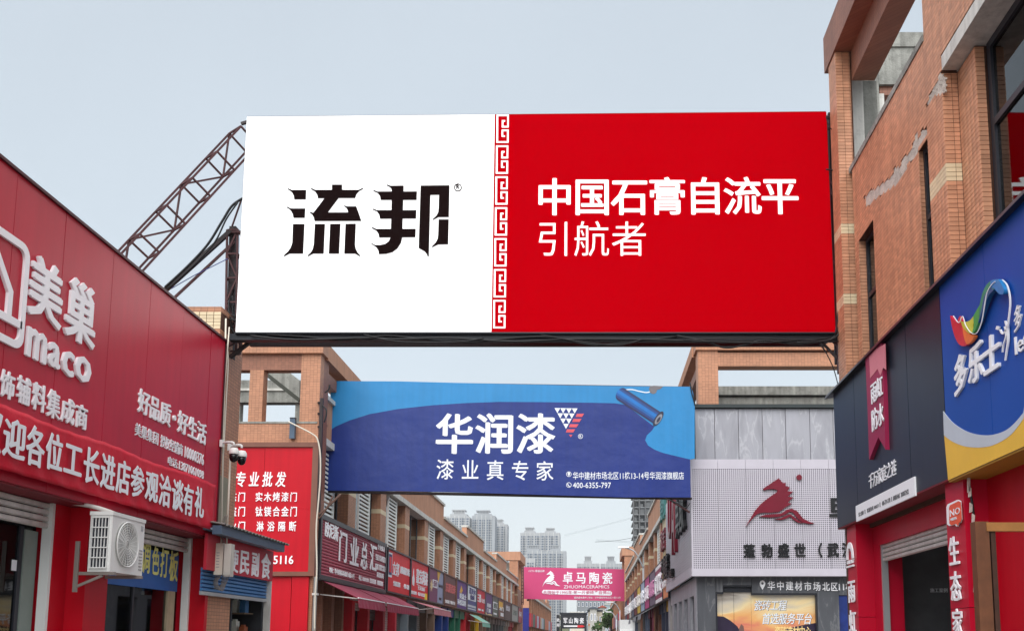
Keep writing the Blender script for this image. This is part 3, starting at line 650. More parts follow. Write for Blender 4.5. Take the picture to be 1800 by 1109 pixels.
def goods_box(x, y, z, sx, sy, sz, mat, lab, cat='box', grp=None, nm='carton'):
    t = thing(nm, lab, cat, (x, y, z), grp); mk('body', B().box(x-sx, x+sx, y-sy, y+sy, z, z+sz), mat, t); mk('lid', B().box(x-sx-.004, x+sx+.004, y-sy-.004, y+sy+.004, z+sz, z+sz+.03), LETT, t); return t
for i, (y, z) in enumerate(((7.4, .02), (7.9, .02), (8.6, .02), (8.95, .45))):
    goods_box(-6.8, y, z, .2, .2, .38, M('carton_grey', (170, 170, 165), .8), ['pale carton standing on the floor at the far left of the dark shop', 'pale carton beside the glass partition of the left shop', 'pale carton near the door jamb of the left shop', 'raised pale carton near the door jamb of the left shop'][i])
# sign panels
ls = thing('red_signboard', 'huge red metal signboard with white raised characters on the left shop', 'signboard', (XL, 10, 4.4))
seams = [4.5] + [onX(u, v, XL).y for u, v in ((-95, 600), (8, 600), (108, 500), (193, 560), (260, 600), (318, 650), (366, 700))] + [YLE]
for a, c in zip(seams, seams[1:]):
    mk('panel', B().box(XL-.03, XL + random.uniform(-.002, .0015), a+.004, c-.004, ZL0, ZL1), RED, ls)
mk('housing', B().box(XL-.4, XL-.03, 4.5, YLE, ZL0+.004, ZL1), M('maroon_housing', (110, 20, 34), .5), ls)
mk('top_flashing', B().box(XL-.45, XL+.025, 4.5, YLE+.02, ZL1, ZL1+.03).box(XL-.42, XL+.02, YLE, YLE+.015, ZL0, ZL1), M('dark_red_trim', (70, 16, 26), .5), ls)
def tL(s_, u0, u1, u, v0, v1, bold=.02, depth=.03, f=text, mat=LETT, c=XL, par=None):
    return f(s_, par or ls, 'L', c, onX(u0, (v0+v1)/2, XL).y, onX(u1, (v0+v1)/2, XL).y, onX(u, v1, XL).z, onX(u, v0, XL).z, mat, depth, bold)
tL('美', 47, 107, 77, 458, 566, .035, .026, chars); tL('巢', 112, 166, 140, 496, 603, .03, .026, chars)
for ch, u0, u1, v0, v1 in (('m', 43, 79, 580, 634), ('a', 81, 103, 602, 647), ('c', 105, 127, 616, 661), ('o', 128, 157, 626, 672)):
    tL(ch, u0, u1, (u0+u1)/2, v0, v1, .03, .026)
ya = onX(35, 425, XL).y; yb = onX(40, 560, XL).y; s0, s1 = onX(35, 618, XL).z, onX(33, 424, XL).z; sw = s1 - s0
def rrect(a0, a1, z0, z1, r, n=5):
    o = []
    for cx, cz, st in ((a1-r, z1-r, 0), (a0+r, z1-r, 90), (a0+r, z0+r, 180), (a1-r, z0+r, 270)):
        o += [(cx+r*cos(R(st+90*i/n)), cz+r*sin(R(st+90*i/n))) for i in range(n+1)]
    return o
shape([rrect(yb-sw, yb, s0, s1, .13), rrect(yb-sw+.07, yb-.07, s0+.07, s1-.07, .08)], ls, 'L', XL, LETT, .026, name='logo_frame', pixels=False)
mid = yb - sw/2
shape([[(mid-.28, s0+.2), (mid-.21, s0+.2), (mid-.21, s0+.5), (mid, s0+.74), (mid+.22, s0+.47), (mid+.22, s0+.27), (mid+.06, s0+.27), (mid+.06, s0+.2), (mid+.46, s0+.2), (mid+.46, s0+.27), (mid+.29, s0+.27), (mid+.29, s0+.5), (mid, s0+.84), (mid-.28, s0+.52)]], ls, 'L', XL, LETT, .026, name='logo_house', pixels=False)
for ch, u0, u1, v0, v1 in (('饰', -1, 24, 652, 700), ('辅', 28, 52, 662, 710), ('料', 55, 79, 674, 722), ('集', 81, 104, 686, 735), ('成', 106, 130, 700, 744), ('商', 131, 152, 711, 753)):
    tL(ch, u0, u1, (u0+u1)/2, v0, v1, .024, .016, chars)
tL('装', -31, -5, -18, 640, 690, .024, .016, chars)
zz = (onX(250, 727, XL).z, onX(250, 685, XL).z)
for ch, u0, u1 in (('好', 240, 261), ('品', 261, 279), ('质', 280, 299), ('好', 312, 330), ('生', 331, 346), ('活', 347, 363)):
    chars(ch, ls, 'L', XL, onX(u0, 730, XL).y, onX(u1, 730, XL).y, zz[0], zz[1], LETT, .016, .024)
mk('dot', B().lathe((XL, onX(304, 734, XL).y, (zz[0]+zz[1])/2), [(.035, 0), (.035, .03)], 'x', 12), LETT, ls)
zz = (onX(240, 766, XL).z, onX(240, 743, XL).z)
for s_, u0, u1 in (('美巢集团', 235, 277), ('授权经销商', 281, 321), ('10000376', 325, 359)):
    text(s_, ls, 'L', XL, onX(u0, 780, XL).y, onX(u1, 780, XL).y, zz[0], zz[1], LETT, .01, .012)
zz = (onX(300, 816, XL).z, onX(300, 803, XL).z)
for s_, u0, u1 in (('电话:', 294, 312), ('13871061098', 314, 358)):
    text(s_, ls, 'L', XL, onX(u0, 820, XL).y, onX(u1, 820, XL).y, zz[0]-.02, zz[1], LETT, .01, .012)
# cloth banner, slightly slack
XB = XL + .10
cb = thing('cloth_banner', 'long bright red cloth banner with white characters stretched below the left red signboard', 'banner', (XB, 10, 3.4))
y1b = onX(378, 880, XB).y; b = B(); ny, nz_ = 150, 14
def cloth(y, t):
    top = 3.655 + .085*(y-8.5)/5; bot = 3.09
    return (XB + .012*sin(y*5+t*3)*sin(t*pi) + .010*sin(y*17+t*9)*(1-t) + .006*sin(y*2.1)*t, y, bot + (top-bot)*t + .012*sin(y*3.2)*t - .01*abs(sin(y*9))*t)
for i in range(ny+1):
    for k in range(nz_+1): b.v.append(Vector(cloth(4.6+(y1b-4.6)*i/ny, k/nz_)))
for i in range(ny):
    for k in range(nz_): a = i*(nz_+1)+k; b.f.append((a, a+nz_+1, a+nz_+2, a+1))
cbm = mk('cloth', b, REDCL, cb, smooth=True)
sol = cbm.modifiers.new('thick', 'SOLIDIFY'); sol.thickness = .003
CH_ = [('迎',3,43,736,804),('各',45,77,749,818),('位',80,110,762,826),('工',113,145,776,838),('长',148,176,788,850),('进',179,204,799,860),('店',207,231,810,868),('参',233,256,820,874),('观',259,281,829,882),('洽',283,304,836,890),('谈',306,326,844,898),('有',327,344,853,906),('礼',347,363,858,910)]
for ch, u0, u1, v0, v1 in CH_:
    XBt = XB + .032; um = (u0+u1)/2
    chars(ch, cb, 'L', XBt, onX(u0, 800, XBt).y, onX(u1, 800, XBt).y, onX(um, v1, XBt).z, onX(um, v0, XBt).z, PRINTW, .004, .03, name='character')
chars('欢', cb, 'L', XB+.032, onX(-45, 760, XB).y, onX(-4, 760, XB).y, 3.2, 3.62, PRINTW, .004, .03, name='character')
# air conditioner on its bracket
ac = thing('air_conditioner', 'white outdoor air conditioner unit on a steel bracket beside the left shop window', 'air conditioner', (-5.1, 10.4, 2.3))
AX1 = -5.0; p0 = onX(196, 950, AX1); AY0 = p0.y; AX0 = onY(157, 950, AY0).x; AY1 = onX(253, 950, AX1).y
AZ1 = onY(190, 899, AY0).z; AZ0 = onY(190, 1004, AY0).z
mk('casing', B().box(AX0, AX1, AY0, AY1, AZ0, AZ1).box(AX0-.008, AX1+.008, AY0-.008, AY1+.008, AZ1-.035, AZ1+.004), WHP, ac)
# coil grille on the end facing us
gx0, gx1, gz0, gz1 = AX0+.03, AX1-.035, AZ0+.04, AZ1-.06
mk('coil', B().box(gx0, gx1, AY0-.004, AY0-.001, gz0, gz1), M('coil_dark', (28, 30, 44), .5), ac)
for i in range(6):
    x = gx0 + (gx1-gx0)*i/5; mk('grille_bar', B().box(x-.004, x+.004, AY0-.018, AY0-.004, gz0, gz1), WHP, ac)
for i in range(6):
    z = gz0 + (gz1-gz0)*i/5; mk('grille_bar', B().box(gx0-.006, gx1+.006, AY0-.024, AY0-.0185, z-.006, z+.006), WHP, ac)
fy, fz, fr = onX(221, 950, AX1).y + .01, onX(222, 957, AX1).z, .243
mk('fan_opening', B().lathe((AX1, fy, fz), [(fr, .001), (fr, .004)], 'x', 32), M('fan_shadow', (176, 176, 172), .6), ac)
rg = B()
for k in range(9):
    rr = fr*(k+1)/9.2; pts = [(AX1+.022, fy+rr*cos(2*pi*i/28), fz+rr*sin(2*pi*i/28)) for i in range(29)]
    rg.tube(pts, .0028 if k < 8 else .007, 4)
for k in range(22):
    a = 2*pi*k/22; rg.bar((AX1+.018, fy+.04*cos(a), fz+.04*sin(a)), (AX1+.018, fy+fr*cos(a), fz+fr*sin(a)), .004)
mk('fan_guard', rg, WHP, ac, kind='stuff')
bl_ = B()
for k in range(3):
    a = 2*pi*k/3+.4; bl_.add([(AX1+.006, fy+.05*cos(a), fz+.05*sin(a)), (AX1+.014, fy+.2*cos(a+.3), fz+.2*sin(a+.3)), (AX1+.006, fy+.2*cos(a+1.2), fz+.2*sin(a+1.2)), (AX1+.005, fy+.05*cos(a+1), fz+.05*sin(a+1))], [(0,1,2,3)])
mk('fan_blade', bl_, M('blade_grey', (150, 150, 150), .5), ac)
for i in range(7):
    z = AZ0+.06+i*.035; mk('vent_slot', B().box(AX1+.001, AX1+.005, AY1-.10, AY1-.03, z, z+.012), M('slot_grey', (150, 150, 150), .6), ac)
mk('rating_label', B().box(AX1+.001, AX1+.004, AY1-.09, AY1-.035, AZ1-.13, AZ1-.075), M('label_grey', (170, 172, 176), .6), ac)
br = thing('wall_bracket', 'grey galvanised angle bracket bolted to the red pillar under the air conditioner', 'bracket', (-5.3, 10.1, 2.0))
bx0 = onY(133, 1000, AY0-.02).x
galv = M('galvanised_steel', (150, 140, 134), .5, metal=.4, var=.15, dirt=.3)
mk('upright', B().box(bx0-.022, bx0+.022, AY0-.02, AY0+.0, onY(130, 1040, AY0).z, onY(134, 951, AY0).z), galv, br)
mk('arm', B().box(bx0+.022, AX1+.05, AY0, AY0+.04, AZ0-.035, AZ0-.002), galv, br)
mk('arm', B().box(bx0-.1, AX1+.05, AY1-.12, AY1-.08, AZ0-.035, AZ0-.002), galv, br)
mk('brace', B().bar((bx0, AY0+.004, onY(131, 1036, AY0).z+.03), (AX1-.08, AY0+.02, AZ0-.04), .026), galv, br)
cable('coolant_pipe', [(AX0-.25, AY0+.02, AZ1+.10), (AX0-.12, AY0+.03, AZ1+.08), (AX0+.05, AY0+.06, AZ1+.045), (AX0+.2, AY0+.14, AZ1-.01)], .022, M('pipe_lagging', (205, 200, 196), .7), ac, 8)
# tiled end pier of block 1
YE0 = YLE + .05; p_ = onY(397, 640, YE0)
ep = thing('tiled_end_pier', 'brown tiled wall pier with a cream band beside the left red sign', 'wall', (-5.8, YE0+.4, 0))
mk('wall', B().box(-12, XL-.10, YE0, YE0+.9, 0, onY(380, 578, YE0).z).box(-12, XL-.1, YE0, YE0+.9, onY(380, 548, YE0).z, onY(380, 539, YE0).z), BRK, ep)
z0, z1 = onY(380, 578, YE0).z, onY(380, 548, YE0).z
for i in range(20):
    for k in range(5):
        x = XL-.1-(i+1)*.105; h = (z1-z0)/5; mk('tile', B().box(x+.004, x+.10, YE0-.006, YE0+.01, z0+k*h+.003, z0+(k+1)*h-.003), TILEC, ep)
mk('band_backing', B().box(-12, XL-.104, YE0+.004, YE0+.9, z0, z1), MORTAR, ep)
mk('lower_render', B().box(XL-.12, XL-.085, YE0-.004, YE0+.55, 2.9, onY(400, 830, YE0).z), M('grey_patch', (150, 145, 128), .9, dirt=.3), ep)
# conduits
cd = thing('conduit', 'pair of white vertical conduits running down beside the left red sign', 'conduit', (-5.2, YE0, 0))
yk = YE0 + .02
for (ua, va), (ub, vb), rr in (((397, 560), (388, 1000), .012), ((403, 575), (383, 830), .009)):
    a = onY(ua, va, yk); c = onY(ub, vb, yk); mk('pipe', B().tube([a, a.lerp(c, .5), c], rr, 8), IVORY, cd, smooth=True)
a = onY(405, 800, yk); c = onY(398, 960, yk); mk('pipe', B().tube([a, c], .014, 8), IVORY, cd, smooth=True)
cable('pipe', [onY(*q, yk) for q in ((378, 590), (392, 598), (399, 606), (401, 640), (398, 700), (393, 800))], .008, IVORY, cd)
# cameras
for i, (u, v, lab) in enumerate(((412, 797, 'white dome security camera with black eye, left and nearer of the pair'), (426, 802, 'white dome security camera with black eye, right one of the pair'))):
    Y = yk - .15 + i*.15; c = onY(u-1, v, Y); s_ = .055
    t = thing('security_camera', lab, 'security camera', tuple(c), 'dome cameras on the alley corner')
    r_ = 13.5/1700*Y*.62
    mk('housing', B().lathe(c, [(.02, r_*1.25), (r_*.7, r_*1.2), (r_, r_*.7), (r_*1.05, 0), (r_*1.0, -.012)], 'z', 20), WHP, t, smooth=True)
    mk('dome', B().lathe(c - Vector((0,0,.012)), [(r_*.93, 0), (r_*.9, -r_*.7), (r_*.72, -r_*1.3), (r_*.35, -r_*1.65), (.004, -r_*1.72)], 'z', 20), M('smoked_dome', (18, 18, 22), .1), t, smooth=True)
    a = onY(u-1, v-15, Y); e_ = onY(391+i*14, v-19+i*2, Y+.05)
    mk('arm', B().tube(smooth_line([tuple(e_), tuple(onY(u-9, v-20, Y)), tuple(onY(u-2, v-19, Y)), tuple(a)], 5), .018, 8), WHP, t, smooth=True)
    mk('mount_plate', B().box(e_.x-.03, e_.x+.01, e_.y-.03, e_.y+.03, e_.z-.06, e_.z+.04), WHP, t)
# meter boxes
t = thing('junction_box', 'ivory rounded telecom box with vents low on the alley corner', 'box', tuple(onY(384, 980, yk)))
a, c = onY(378, 1010, yk-.1), onY(396, 955, yk-.1)
mk('body', B().box(a.x, c.x, yk-.16, yk-.02, a.z, c.z), IVORY, t)
for i in range(6): mk('vent_slot', B().box(a.x+.03, c.x-.05, yk-.163, yk-.16, a.z+.1+i*.04, a.z+.112+i*.04), M('slot_grey', (150, 150, 150), .6), t)
t = thing('junction_box', 'flat grey metal meter cabinet standing out from the ivory telecom box', 'box', tuple(onY(402, 980, yk)))
a, c = onY(397, 1013, yk-.12), onY(410, 956, yk-.12); mk('body', B().box(a.x, c.x, yk-.2, yk-.06, a.z, c.z), M('box_grey', (190, 184, 176), .5), t); mk('lid', B().box(a.x-.006, c.x+.006, yk-.208, yk-.2, a.z+.02, c.z-.02), M('box_grey', (190, 184, 176), .5), t)
cc = thing('cable_bundle', 'loops of grey cable hanging under the telecom boxes on the alley corner', 'cable', tuple(onY(380, 1010, yk)))
for i in range(5):
    cable('cable', [onY(*q, yk-.03*i) for q in ((382+i*3, 1005), (374+i*2, 1022), (378+i*3, 1034+i), (388+i*2, 1028), (392+i*3, 1008))], .006, M('grey_cable', (130, 122, 116), .6), cc)
for i in range(3):
    cable('cable', [onY(*q, yk-.03*i) for q in ((396+i*2, 905), (384+i*4, 935), (388+i*3, 948), (392+i, 958))], .006, M('grey_cable', (130, 122, 116), .6), cc)

# ------------------------------------------------------------------ alley kiosk
XK = -5.25
al = thing('corner_kiosk', 'small alley kiosk with blue roller shutter and corrugated roof', 'kiosk', (-6, YE0+1.6, 0))
KY0 = YE0 + .95; KY1 = onX(479, 1000, XK).y
zt = onX(478, 968, XK).z; zb = onX(476, 1021, XK).z; zs = onX(466, 1052, XK-.06).z
mk('wall', B().box(-9, XK-.15, KY1, KY1+.12, 0, zt+.1).box(-9, -8.9, KY0, KY1, 0, zt).box(-9, XK-.15, KY0, KY0+.05, 0, zt), INNERD, al)
mk('post', B().box(XK-.1, XK, KY1-.06, KY1+.0, 0, zb), SHUT, al)
z = zs
while z < zb + .02: mk('shutter_slat', B().prism([(XK-.09, z), (XK-.06, z+.012), (XK-.06, z+.04), (XK-.09, z+.052)], 'y', YE0-.4, KY1-.06), SHUTB, al); z += .054
mk('shutter_bottom_bar', B().box(XK-.095, XK-.055, YE0-.4, KY1-.06, zs-.05, zs), ALU, al)
# roof
b = B(); ntr = 60
_f = onX(500, 970, XK+.2); tipz = _f.z + .12; YF_ = _f.y
for i in range(ntr+1):
    y = YE0 - .5 + (YF_+.12-YE0+.5)*i/ntr; w = .016*sin(i*2.1)
    b.v += [Vector((XK-1.8, y, tipz+.36+w)), Vector((XK+.24, y, tipz+.02+w))]
for i in range(ntr): b.f.append((2*i, 2*i+1, 2*i+3, 2*i+2))
rf = mk('roof', b, M('weathered_sheet', (120, 116, 112), .8, var=.3, dirt=.5), al, label='weathered grey corrugated roof sheet'); sm_ = rf.modifiers.new('thick', 'SOLIDIFY'); sm_.thickness = .012
mk('fascia', B().box(XK+.08, XK+.2, YE0-.5, YF_, tipz-.12, tipz-.0), M('blue_grey_metal', (74, 92, 112), .4), al)
mk('fascia_soffit', B().box(XK-.2, XK+.08, YE0-.5, YF_-.03, tipz-.06, tipz-.03), M('pale_blue_metal', (110, 130, 150), .5), al)
ks = mk('kiosk_signboard', B().box(XK-.04, XK, YE0-.45, KY1+.02, zb, zt), M('crimson_board', (186, 36, 56), .5, var=.06)); tag(ks, 'crimson kiosk sign with white characters under the corrugated roof', 'signboard')
for ch, u0, u1, v0, v1 in (('便', 402, 418, 963, 1005), ('民', 421, 438, 966, 1008), ('副', 442, 455, 970, 1012), ('食', 459, 475, 973, 1016)):
    chars(ch, ks, 'L', XK, onX(u0, 985, XK).y, onX(u1, 985, XK).y, onX((u0+u1)/2, v1, XK).z, onX((u0+u1)/2, v0, XK).z, LETT, .012, .02)
# goods inside
for i in range(4):
    zz_ = 1.05 + i*.32
    sh = mk('shelf', B().box(-7.2, -5.5, KY1-.5, KY1-.1, zz_, zz_+.02), M('shelf_wood', (120, 100, 80), .7)); tag(sh, ['lowest', 'second', 'third', 'top'][i] + ' wooden shelf of goods inside the alley kiosk', 'shelf', 'kiosk shelves')
    for k in range(12):
        x = -7.1 + k*.135; h = random.uniform(.1, .24); ci = random.randrange(6); colr = ([(200,60,40),(220,200,90),(60,110,160),(230,230,220),(90,140,70),(150,80,50)])[ci]
        o = mk('goods_packet', B().box(x, x+.09, KY1-.4, KY1-.25, zz_+.02, zz_+.02+h).box(x+.02, x+.07, KY1-.37, KY1-.28, zz_+.02+h, zz_+.05+h), M('goods_%d_%d_%d' % colr, colr, .4)); tag(o, 'small %s grocery packet, %s from the left on the %s kiosk shelf' % (['red', 'yellow', 'blue', 'white', 'green', 'brown'][ci], ['first', 'second', 'third', 'fourth', 'fifth', 'sixth', 'seventh', 'eighth', 'ninth', 'tenth', 'eleventh', 'twelfth'][k], ['lowest', 'second', 'third', 'top'][i]), 'packet', 'groceries in the alley kiosk')
po = mk('poster', B().box(-5.9, -5.42, KY0+.06, KY0+.075, .6, onX(400, 1052, XK).z), M('green_poster', (20, 120, 70), .5)); tag(po, 'green poster standing at the left side of the kiosk opening', 'poster')

# ------------------------------------------------------------------ BILLBOARD over the street
YB = 13.75
def bb(u, v): return px('F', YB, u, v)
x0, z1 = bb(435, 208); x1, _ = bb(1452, 198); xb0, z0 = bb(415, 584); 
BX0, BX1, BZ0, BZ1 = (bb(415,584)[0]+bb(435,208)[0])/2, (bb(1468,584)[0]+bb(1452,198)[0])/2, z0, (bb(435,208)[1]+bb(1452,198)[1])/2
bill = thing('billboard', 'huge white and red billboard with added glow spanning the street between the two building corners', 'billboard', ((BX0+BX1)/2, YB, BZ0))
WFACE = M('white_face_added_glow', (250, 250, 250), .8, var=0, emit=.22, spec=0); RFACE = M('red_face_added_glow', (112, 0, 3), .8, var=0, emit=.235, spec=0, ecol=(204, 0, 14))  # emission added to both faces to keep them flat and bright, no lamp
xs = px('F', YB, 865.5, 400)[0]; t_ = Vector((0,0,0))
P = [bb(435, 207), bb(1452, 198), bb(1468, 584), bb(415, 584)]
def lerp2(a, c, t): return (a[0]+(c[0]-a[0])*t, a[1]+(c[1]-a[1])*t)
sT, sB = bb(870, 203), bb(864, 584)
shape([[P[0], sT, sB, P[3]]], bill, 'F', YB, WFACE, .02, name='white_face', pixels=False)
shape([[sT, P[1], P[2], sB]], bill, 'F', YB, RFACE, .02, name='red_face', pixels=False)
b = B()
for i in range(9):
    t = i/8; a = lerp2(P[0], P[1], t); c = lerp2(P[3], P[2], t); b.bar((a[0], YB+.08, a[1]-.02), (c[0], YB+.08, c[1]+.02), .06); b.bar((a[0], YB+.6, a[1]-.02), (c[0], YB+.6, c[1]+.02), .06)
    b.bar((a[0], YB+.08, a[1]-.05), (c[0], YB+.6, c[1]+.05), .05)
for q in (0, .33, .66, 1):
    a = lerp2(P[0], P[3], q); c = lerp2(P[1], P[2], q); b.bar((a[0], YB+.05, a[1]), (c[0], YB+.05, c[1]), .06); b.bar((a[0], YB+.6, a[1]), (c[0], YB+.6, c[1]), .06)
mk('back_frame', b, STEELK, bill)
mk('lower_beam', B().box(P[3][0]-.1, P[2][0]+.1, YB+.0, YB+.14, BZ0-.115, BZ0-.02).box(P[3][0], P[2][0]-.02, YB-.05, YB-.004, BZ0-.035, BZ0-.012), M('black_channel', (26, 30, 40), .5, var=.3), bill)
INK = M('brown_black_print', (28, 18, 18), .6, var=0, spec=0)
def g(pts): return [(490 + x*.18333, 310 + y*.18333) for x, y in pts]
LOGO = [
 [(85,115),(125,133),(263,133),(260,223),(150,223),(146,190),(130,158),(108,138),(85,124)],
 [(77,290),(118,310),(255,310),(250,399),(142,399),(136,365),(120,335),(100,314),(77,300)],
 [(137,459),(247,459),(234,742),(105,742),(50,770),(52,757),(90,722),(115,685),(131,640)],
 [(347,459),(443,459),(431,742),(330,742),(277,770),(280,757),(308,732),(327,700),(337,650)],
 [(494,458),(592,458),(578,742),(481,742)],
 [(641,458),(739,456),(731,655),(738,695),(757,732),(781,758),(781,770),(732,742),(629,742)],
 [(310,113),(350,132),(511,132),(511,82),(607,82),(607,132),(768,132),(808,112),(808,123),(772,143),(745,173),(733,210),(574,210),(470,348),(666,348),(660,322),(648,303),(627,289),(629,280),(655,290),(744,290),(793,429),(344,430),(338,398),(322,368),(297,350),(299,341),(333,352),(440,212),(377,212),(371,180),(350,148),(310,124)],
 [(1037,80),(1072,93),(1198,91),(1197,148),(1325,147),(1322,228),(1193,228),(1191,327),(1319,326),(1316,406),(1188,406),(1186,506),(1313,505),(1310,585),(1184,586),(1172,638),(1138,692),(1090,728),(1030,744),(961,747),(957,715),(937,682),(908,660),(888,651),(889,641),(925,660),(975,660),(1020,651),(1055,625),(1073,587),(964,588),(958,553),(935,521),(894,499),(895,487),(935,506),(1076,506),(1079,407),(971,408),(965,370),(943,339),(901,320),(903,310),(943,327),(1081,326),(1083,228),(978,228),(972,192),(950,162),(907,142),(908,132),(948,148),(1085,147),(1080,120),(1063,103),(1037,90)],
 [(1361,91),(1637,88),(1631,392),(1530,393),(1478,421),(1478,410),(1512,380),(1530,345),(1533,310),(1538,179),(1454,180),(1439,768),(1427,768),(1420,745),(1398,720),(1342,688)],
 [(1533,415),(1630,415),(1624,653),(1528,655),(1469,682),(1470,671),(1503,640),(1524,600),(1529,560)],
]
for L_ in LOGO: shape([g(L_)], bill, 'F', YB-.024, INK, .008, name='logo_stroke')
ccx, ccy = g([(1718, 109)])[0]; rr = 6.9
shape([[(ccx+rr*cos(2*pi*i/28), ccy+rr*sin(2*pi*i/28)) for i in range(28)], [(ccx+(rr-1.5)*cos(2*pi*i/28), ccy+(rr-1.5)*sin(2*pi*i/28)) for i in range(28)]], bill, 'F', YB-.024, INK, .006, name='registered_mark')
a = bb(ccx-2.6, ccy+3.8); c = bb(ccx+3.2, ccy-3.8); text('R', bill, 'F', YB-.024, a[0], c[0], a[1], c[1], INK, .006, .05)
BW = M('white_print_added_glow', (252, 252, 252), .6, var=0, emit=.22)  # characters and key fret get the same added glow as the faces
for i, ch in enumerate('中国石膏自流平'):
    u0 = 944 + i*65.9; vt = 315.5 - i*.45; a = bb(u0, 376); c = bb(u0+62, vt)
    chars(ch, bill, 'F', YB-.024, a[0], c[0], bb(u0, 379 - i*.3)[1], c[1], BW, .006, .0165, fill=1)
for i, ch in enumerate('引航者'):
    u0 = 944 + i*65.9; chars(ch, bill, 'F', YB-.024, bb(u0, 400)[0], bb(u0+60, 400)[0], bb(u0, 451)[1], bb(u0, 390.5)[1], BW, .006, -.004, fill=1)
# key-fret border
for i in range(7):
    vt = 204.2 + i*54.15; dxx = -.93*i
    def q(x, y): return bb(850 + x*.1083 + dxx, vt + (y-125)*.1083)
    W_ = 26
    path = [[(214,120),(412,120),(412,144),(240,144),(238,552),(382,552),(384,388),(320,388),(322,458),(350,458),(350,480),(296,480),(296,364),(410,364),(408,576),(210,576)],
            [(388,144),(412,144),(410,328),(298,328),(300,210),(352,210),(352,234),(326,234),(324,304),(386,304)]]
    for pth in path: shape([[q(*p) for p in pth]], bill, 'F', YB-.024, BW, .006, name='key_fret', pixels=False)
# cables slung under the billboard
cbn = thing('cable_bundle', 'black cables sagging along the lower edge of the big billboard', 'cable', ((BX0+BX1)/2, YB, BZ0))
for k, pts in enumerate([[(470,588),(540,592),(600,598),(680,590),(760,598),(830,602),(880,596),(960,592),(1040,606),(1100,602),(1190,591)],
            [(1190,590),(1240,600),(1275,611),(1310,606),(1345,598),(1400,605),(1450,598),(1470,590)],
            [(440,590),(520,597),(640,594),(700,596),(790,594),(900,600),(1010,596),(1150,597),(1300,602),(1380,600),(1462,594)],
            [(640,588),(700,600),(800,601),(850,594)], [(950,588),(1030,602),(1090,606),(1130,596)], [(1200,598),(1290,594),(1400,597),(1474,600)]]):
    cable('cable', [onY(u, v, YB-.03-.015*k) for u, v in pts], .014 if k < 3 else .009, BLACK, cbn)

# ------------------------------------------------------------------ steelwork carrying the billboard
def truss(name, label, A, Bp, w, h, n, mat, up, r=.022, cat='truss'):
    """lattice girder from A to Bp with four chords; w across, h along up"""
    A, Bp = Vector(A), Vector(Bp); d = (Bp-A).normalized(); u = (Vector(up) - d*Vector(up).dot(d)).normalized(); s_ = d.cross(u)
    t = thing(name, label, cat, tuple(A)); C4 = [(-w/2, -h/2), (w/2, -h/2), (w/2, h/2), (-w/2, h/2)]
    pt = lambda k, f: A + (Bp-A)*f + s_*C4[k][0] + u*C4[k][1]
    for k in range(4): mk('chord', B().bar(pt(k, 0), pt(k, 1), r*2.2), mat, t)
    for i in range(n+1):
        f = i/n
        for k in range(4): mk('batten', B().bar(pt(k, f), pt((k+1)%4, f), r*1.7), mat, t)
        if i < n:
            for k in (0,): mk('lacing', B().bar(pt(k, f) if (i+k)%2 else pt(k, f+1/n), pt((k+1)%4, f+1/n) if (i+k)%2 else pt((k+1)%4, f), r*1.7), mat, t)
    return t
# raking girder from the roof of the left building up to the billboard's top corner
truss('lattice_girder', 'rust red lattice girder rising from the left roof to the top corner of the billboard', onY(205, 485, YB-.9), onY(428, 245, YB+.25), .34, .36, 5, STEEL, (.7, 0, .72), .014)
lt = truss('lattice_mast', 'dark red lattice mast standing behind the lower left edge of the billboard', onY(409, 620, YB+.35), onY(412, 408, YB+.35), .16, .16, 5, STEEL, (0, 1, 0), .013, 'mast')
st = thing('raking_strut', 'dark steel raking strut with black hoses below the lattice girder', 'strut', tuple(onY(300, 520, YB)))
mk('strut', B().bar(onY(285, 515, YB+.1), onY(408, 404, YB+.3), .07, .06), STEELK, st)
mk('strut', B().bar(onY(308, 522, YB+.1), onY(412, 425, YB+.3), .035, .035), STEEL, st)
cable('hose', [onY(u, v, YB+.05) for u, v in ((290, 505), (330, 468), (365, 430), (390, 390), (408, 362), (428, 348))], .018, BLACK, st)
cable('hose', [onY(u, v, YB+.02) for u, v in ((295, 508), (345, 462), (378, 425), (398, 385), (418, 356))], .012, BLACK, st)
cable('wire', [onY(u, v, YB+.1) for u, v in ((300, 508), (340, 485), (370, 470), (400, 455))], .006, M('blue_wire', (60, 70, 140), .5), st)
mk('tie', B().bar(onY(408, 398, YB+.3), onY(424, 352, YB+.2), .02), STEEL, st)
mk('tie', B().bar(onY(404, 408, YB+.3), onY(424, 408, YB+.2), .03), STEEL, st)
lbk = thing('steel_bracket', 'dark steel bracket with diagonal struts under the left end of the billboard', 'bracket', tuple(onY(410, 610, YB+.2)))
mk('upright', B().bar(onY(405, 632, YB+.4), onY(411, 400, YB+.4), .10), STEELK, lbk)
mk('arm', B().bar(onY(398, 591, YB+.2), onY(475, 591, YB+.2), .05), STEEL, lbk)
mk('brace', B().bar(onY(404, 628, YB+.25), onY(445, 597, YB+.2), .05), STEELK, lbk)
mk('brace', B().bar(onY(400, 608, YB+.15), onY(428, 591, YB+.15), .045), STEEL, lbk)
mk('stub', B().bar(onY(424, 218, YB+.2), onY(438, 214, YB+.2), .04), STEELK, lbk)
cb2 = thing('cable_bundle', 'tangled black cables on the roof edge beside the left end of the billboard', 'cable', tuple(onY(380, 550, YB)))
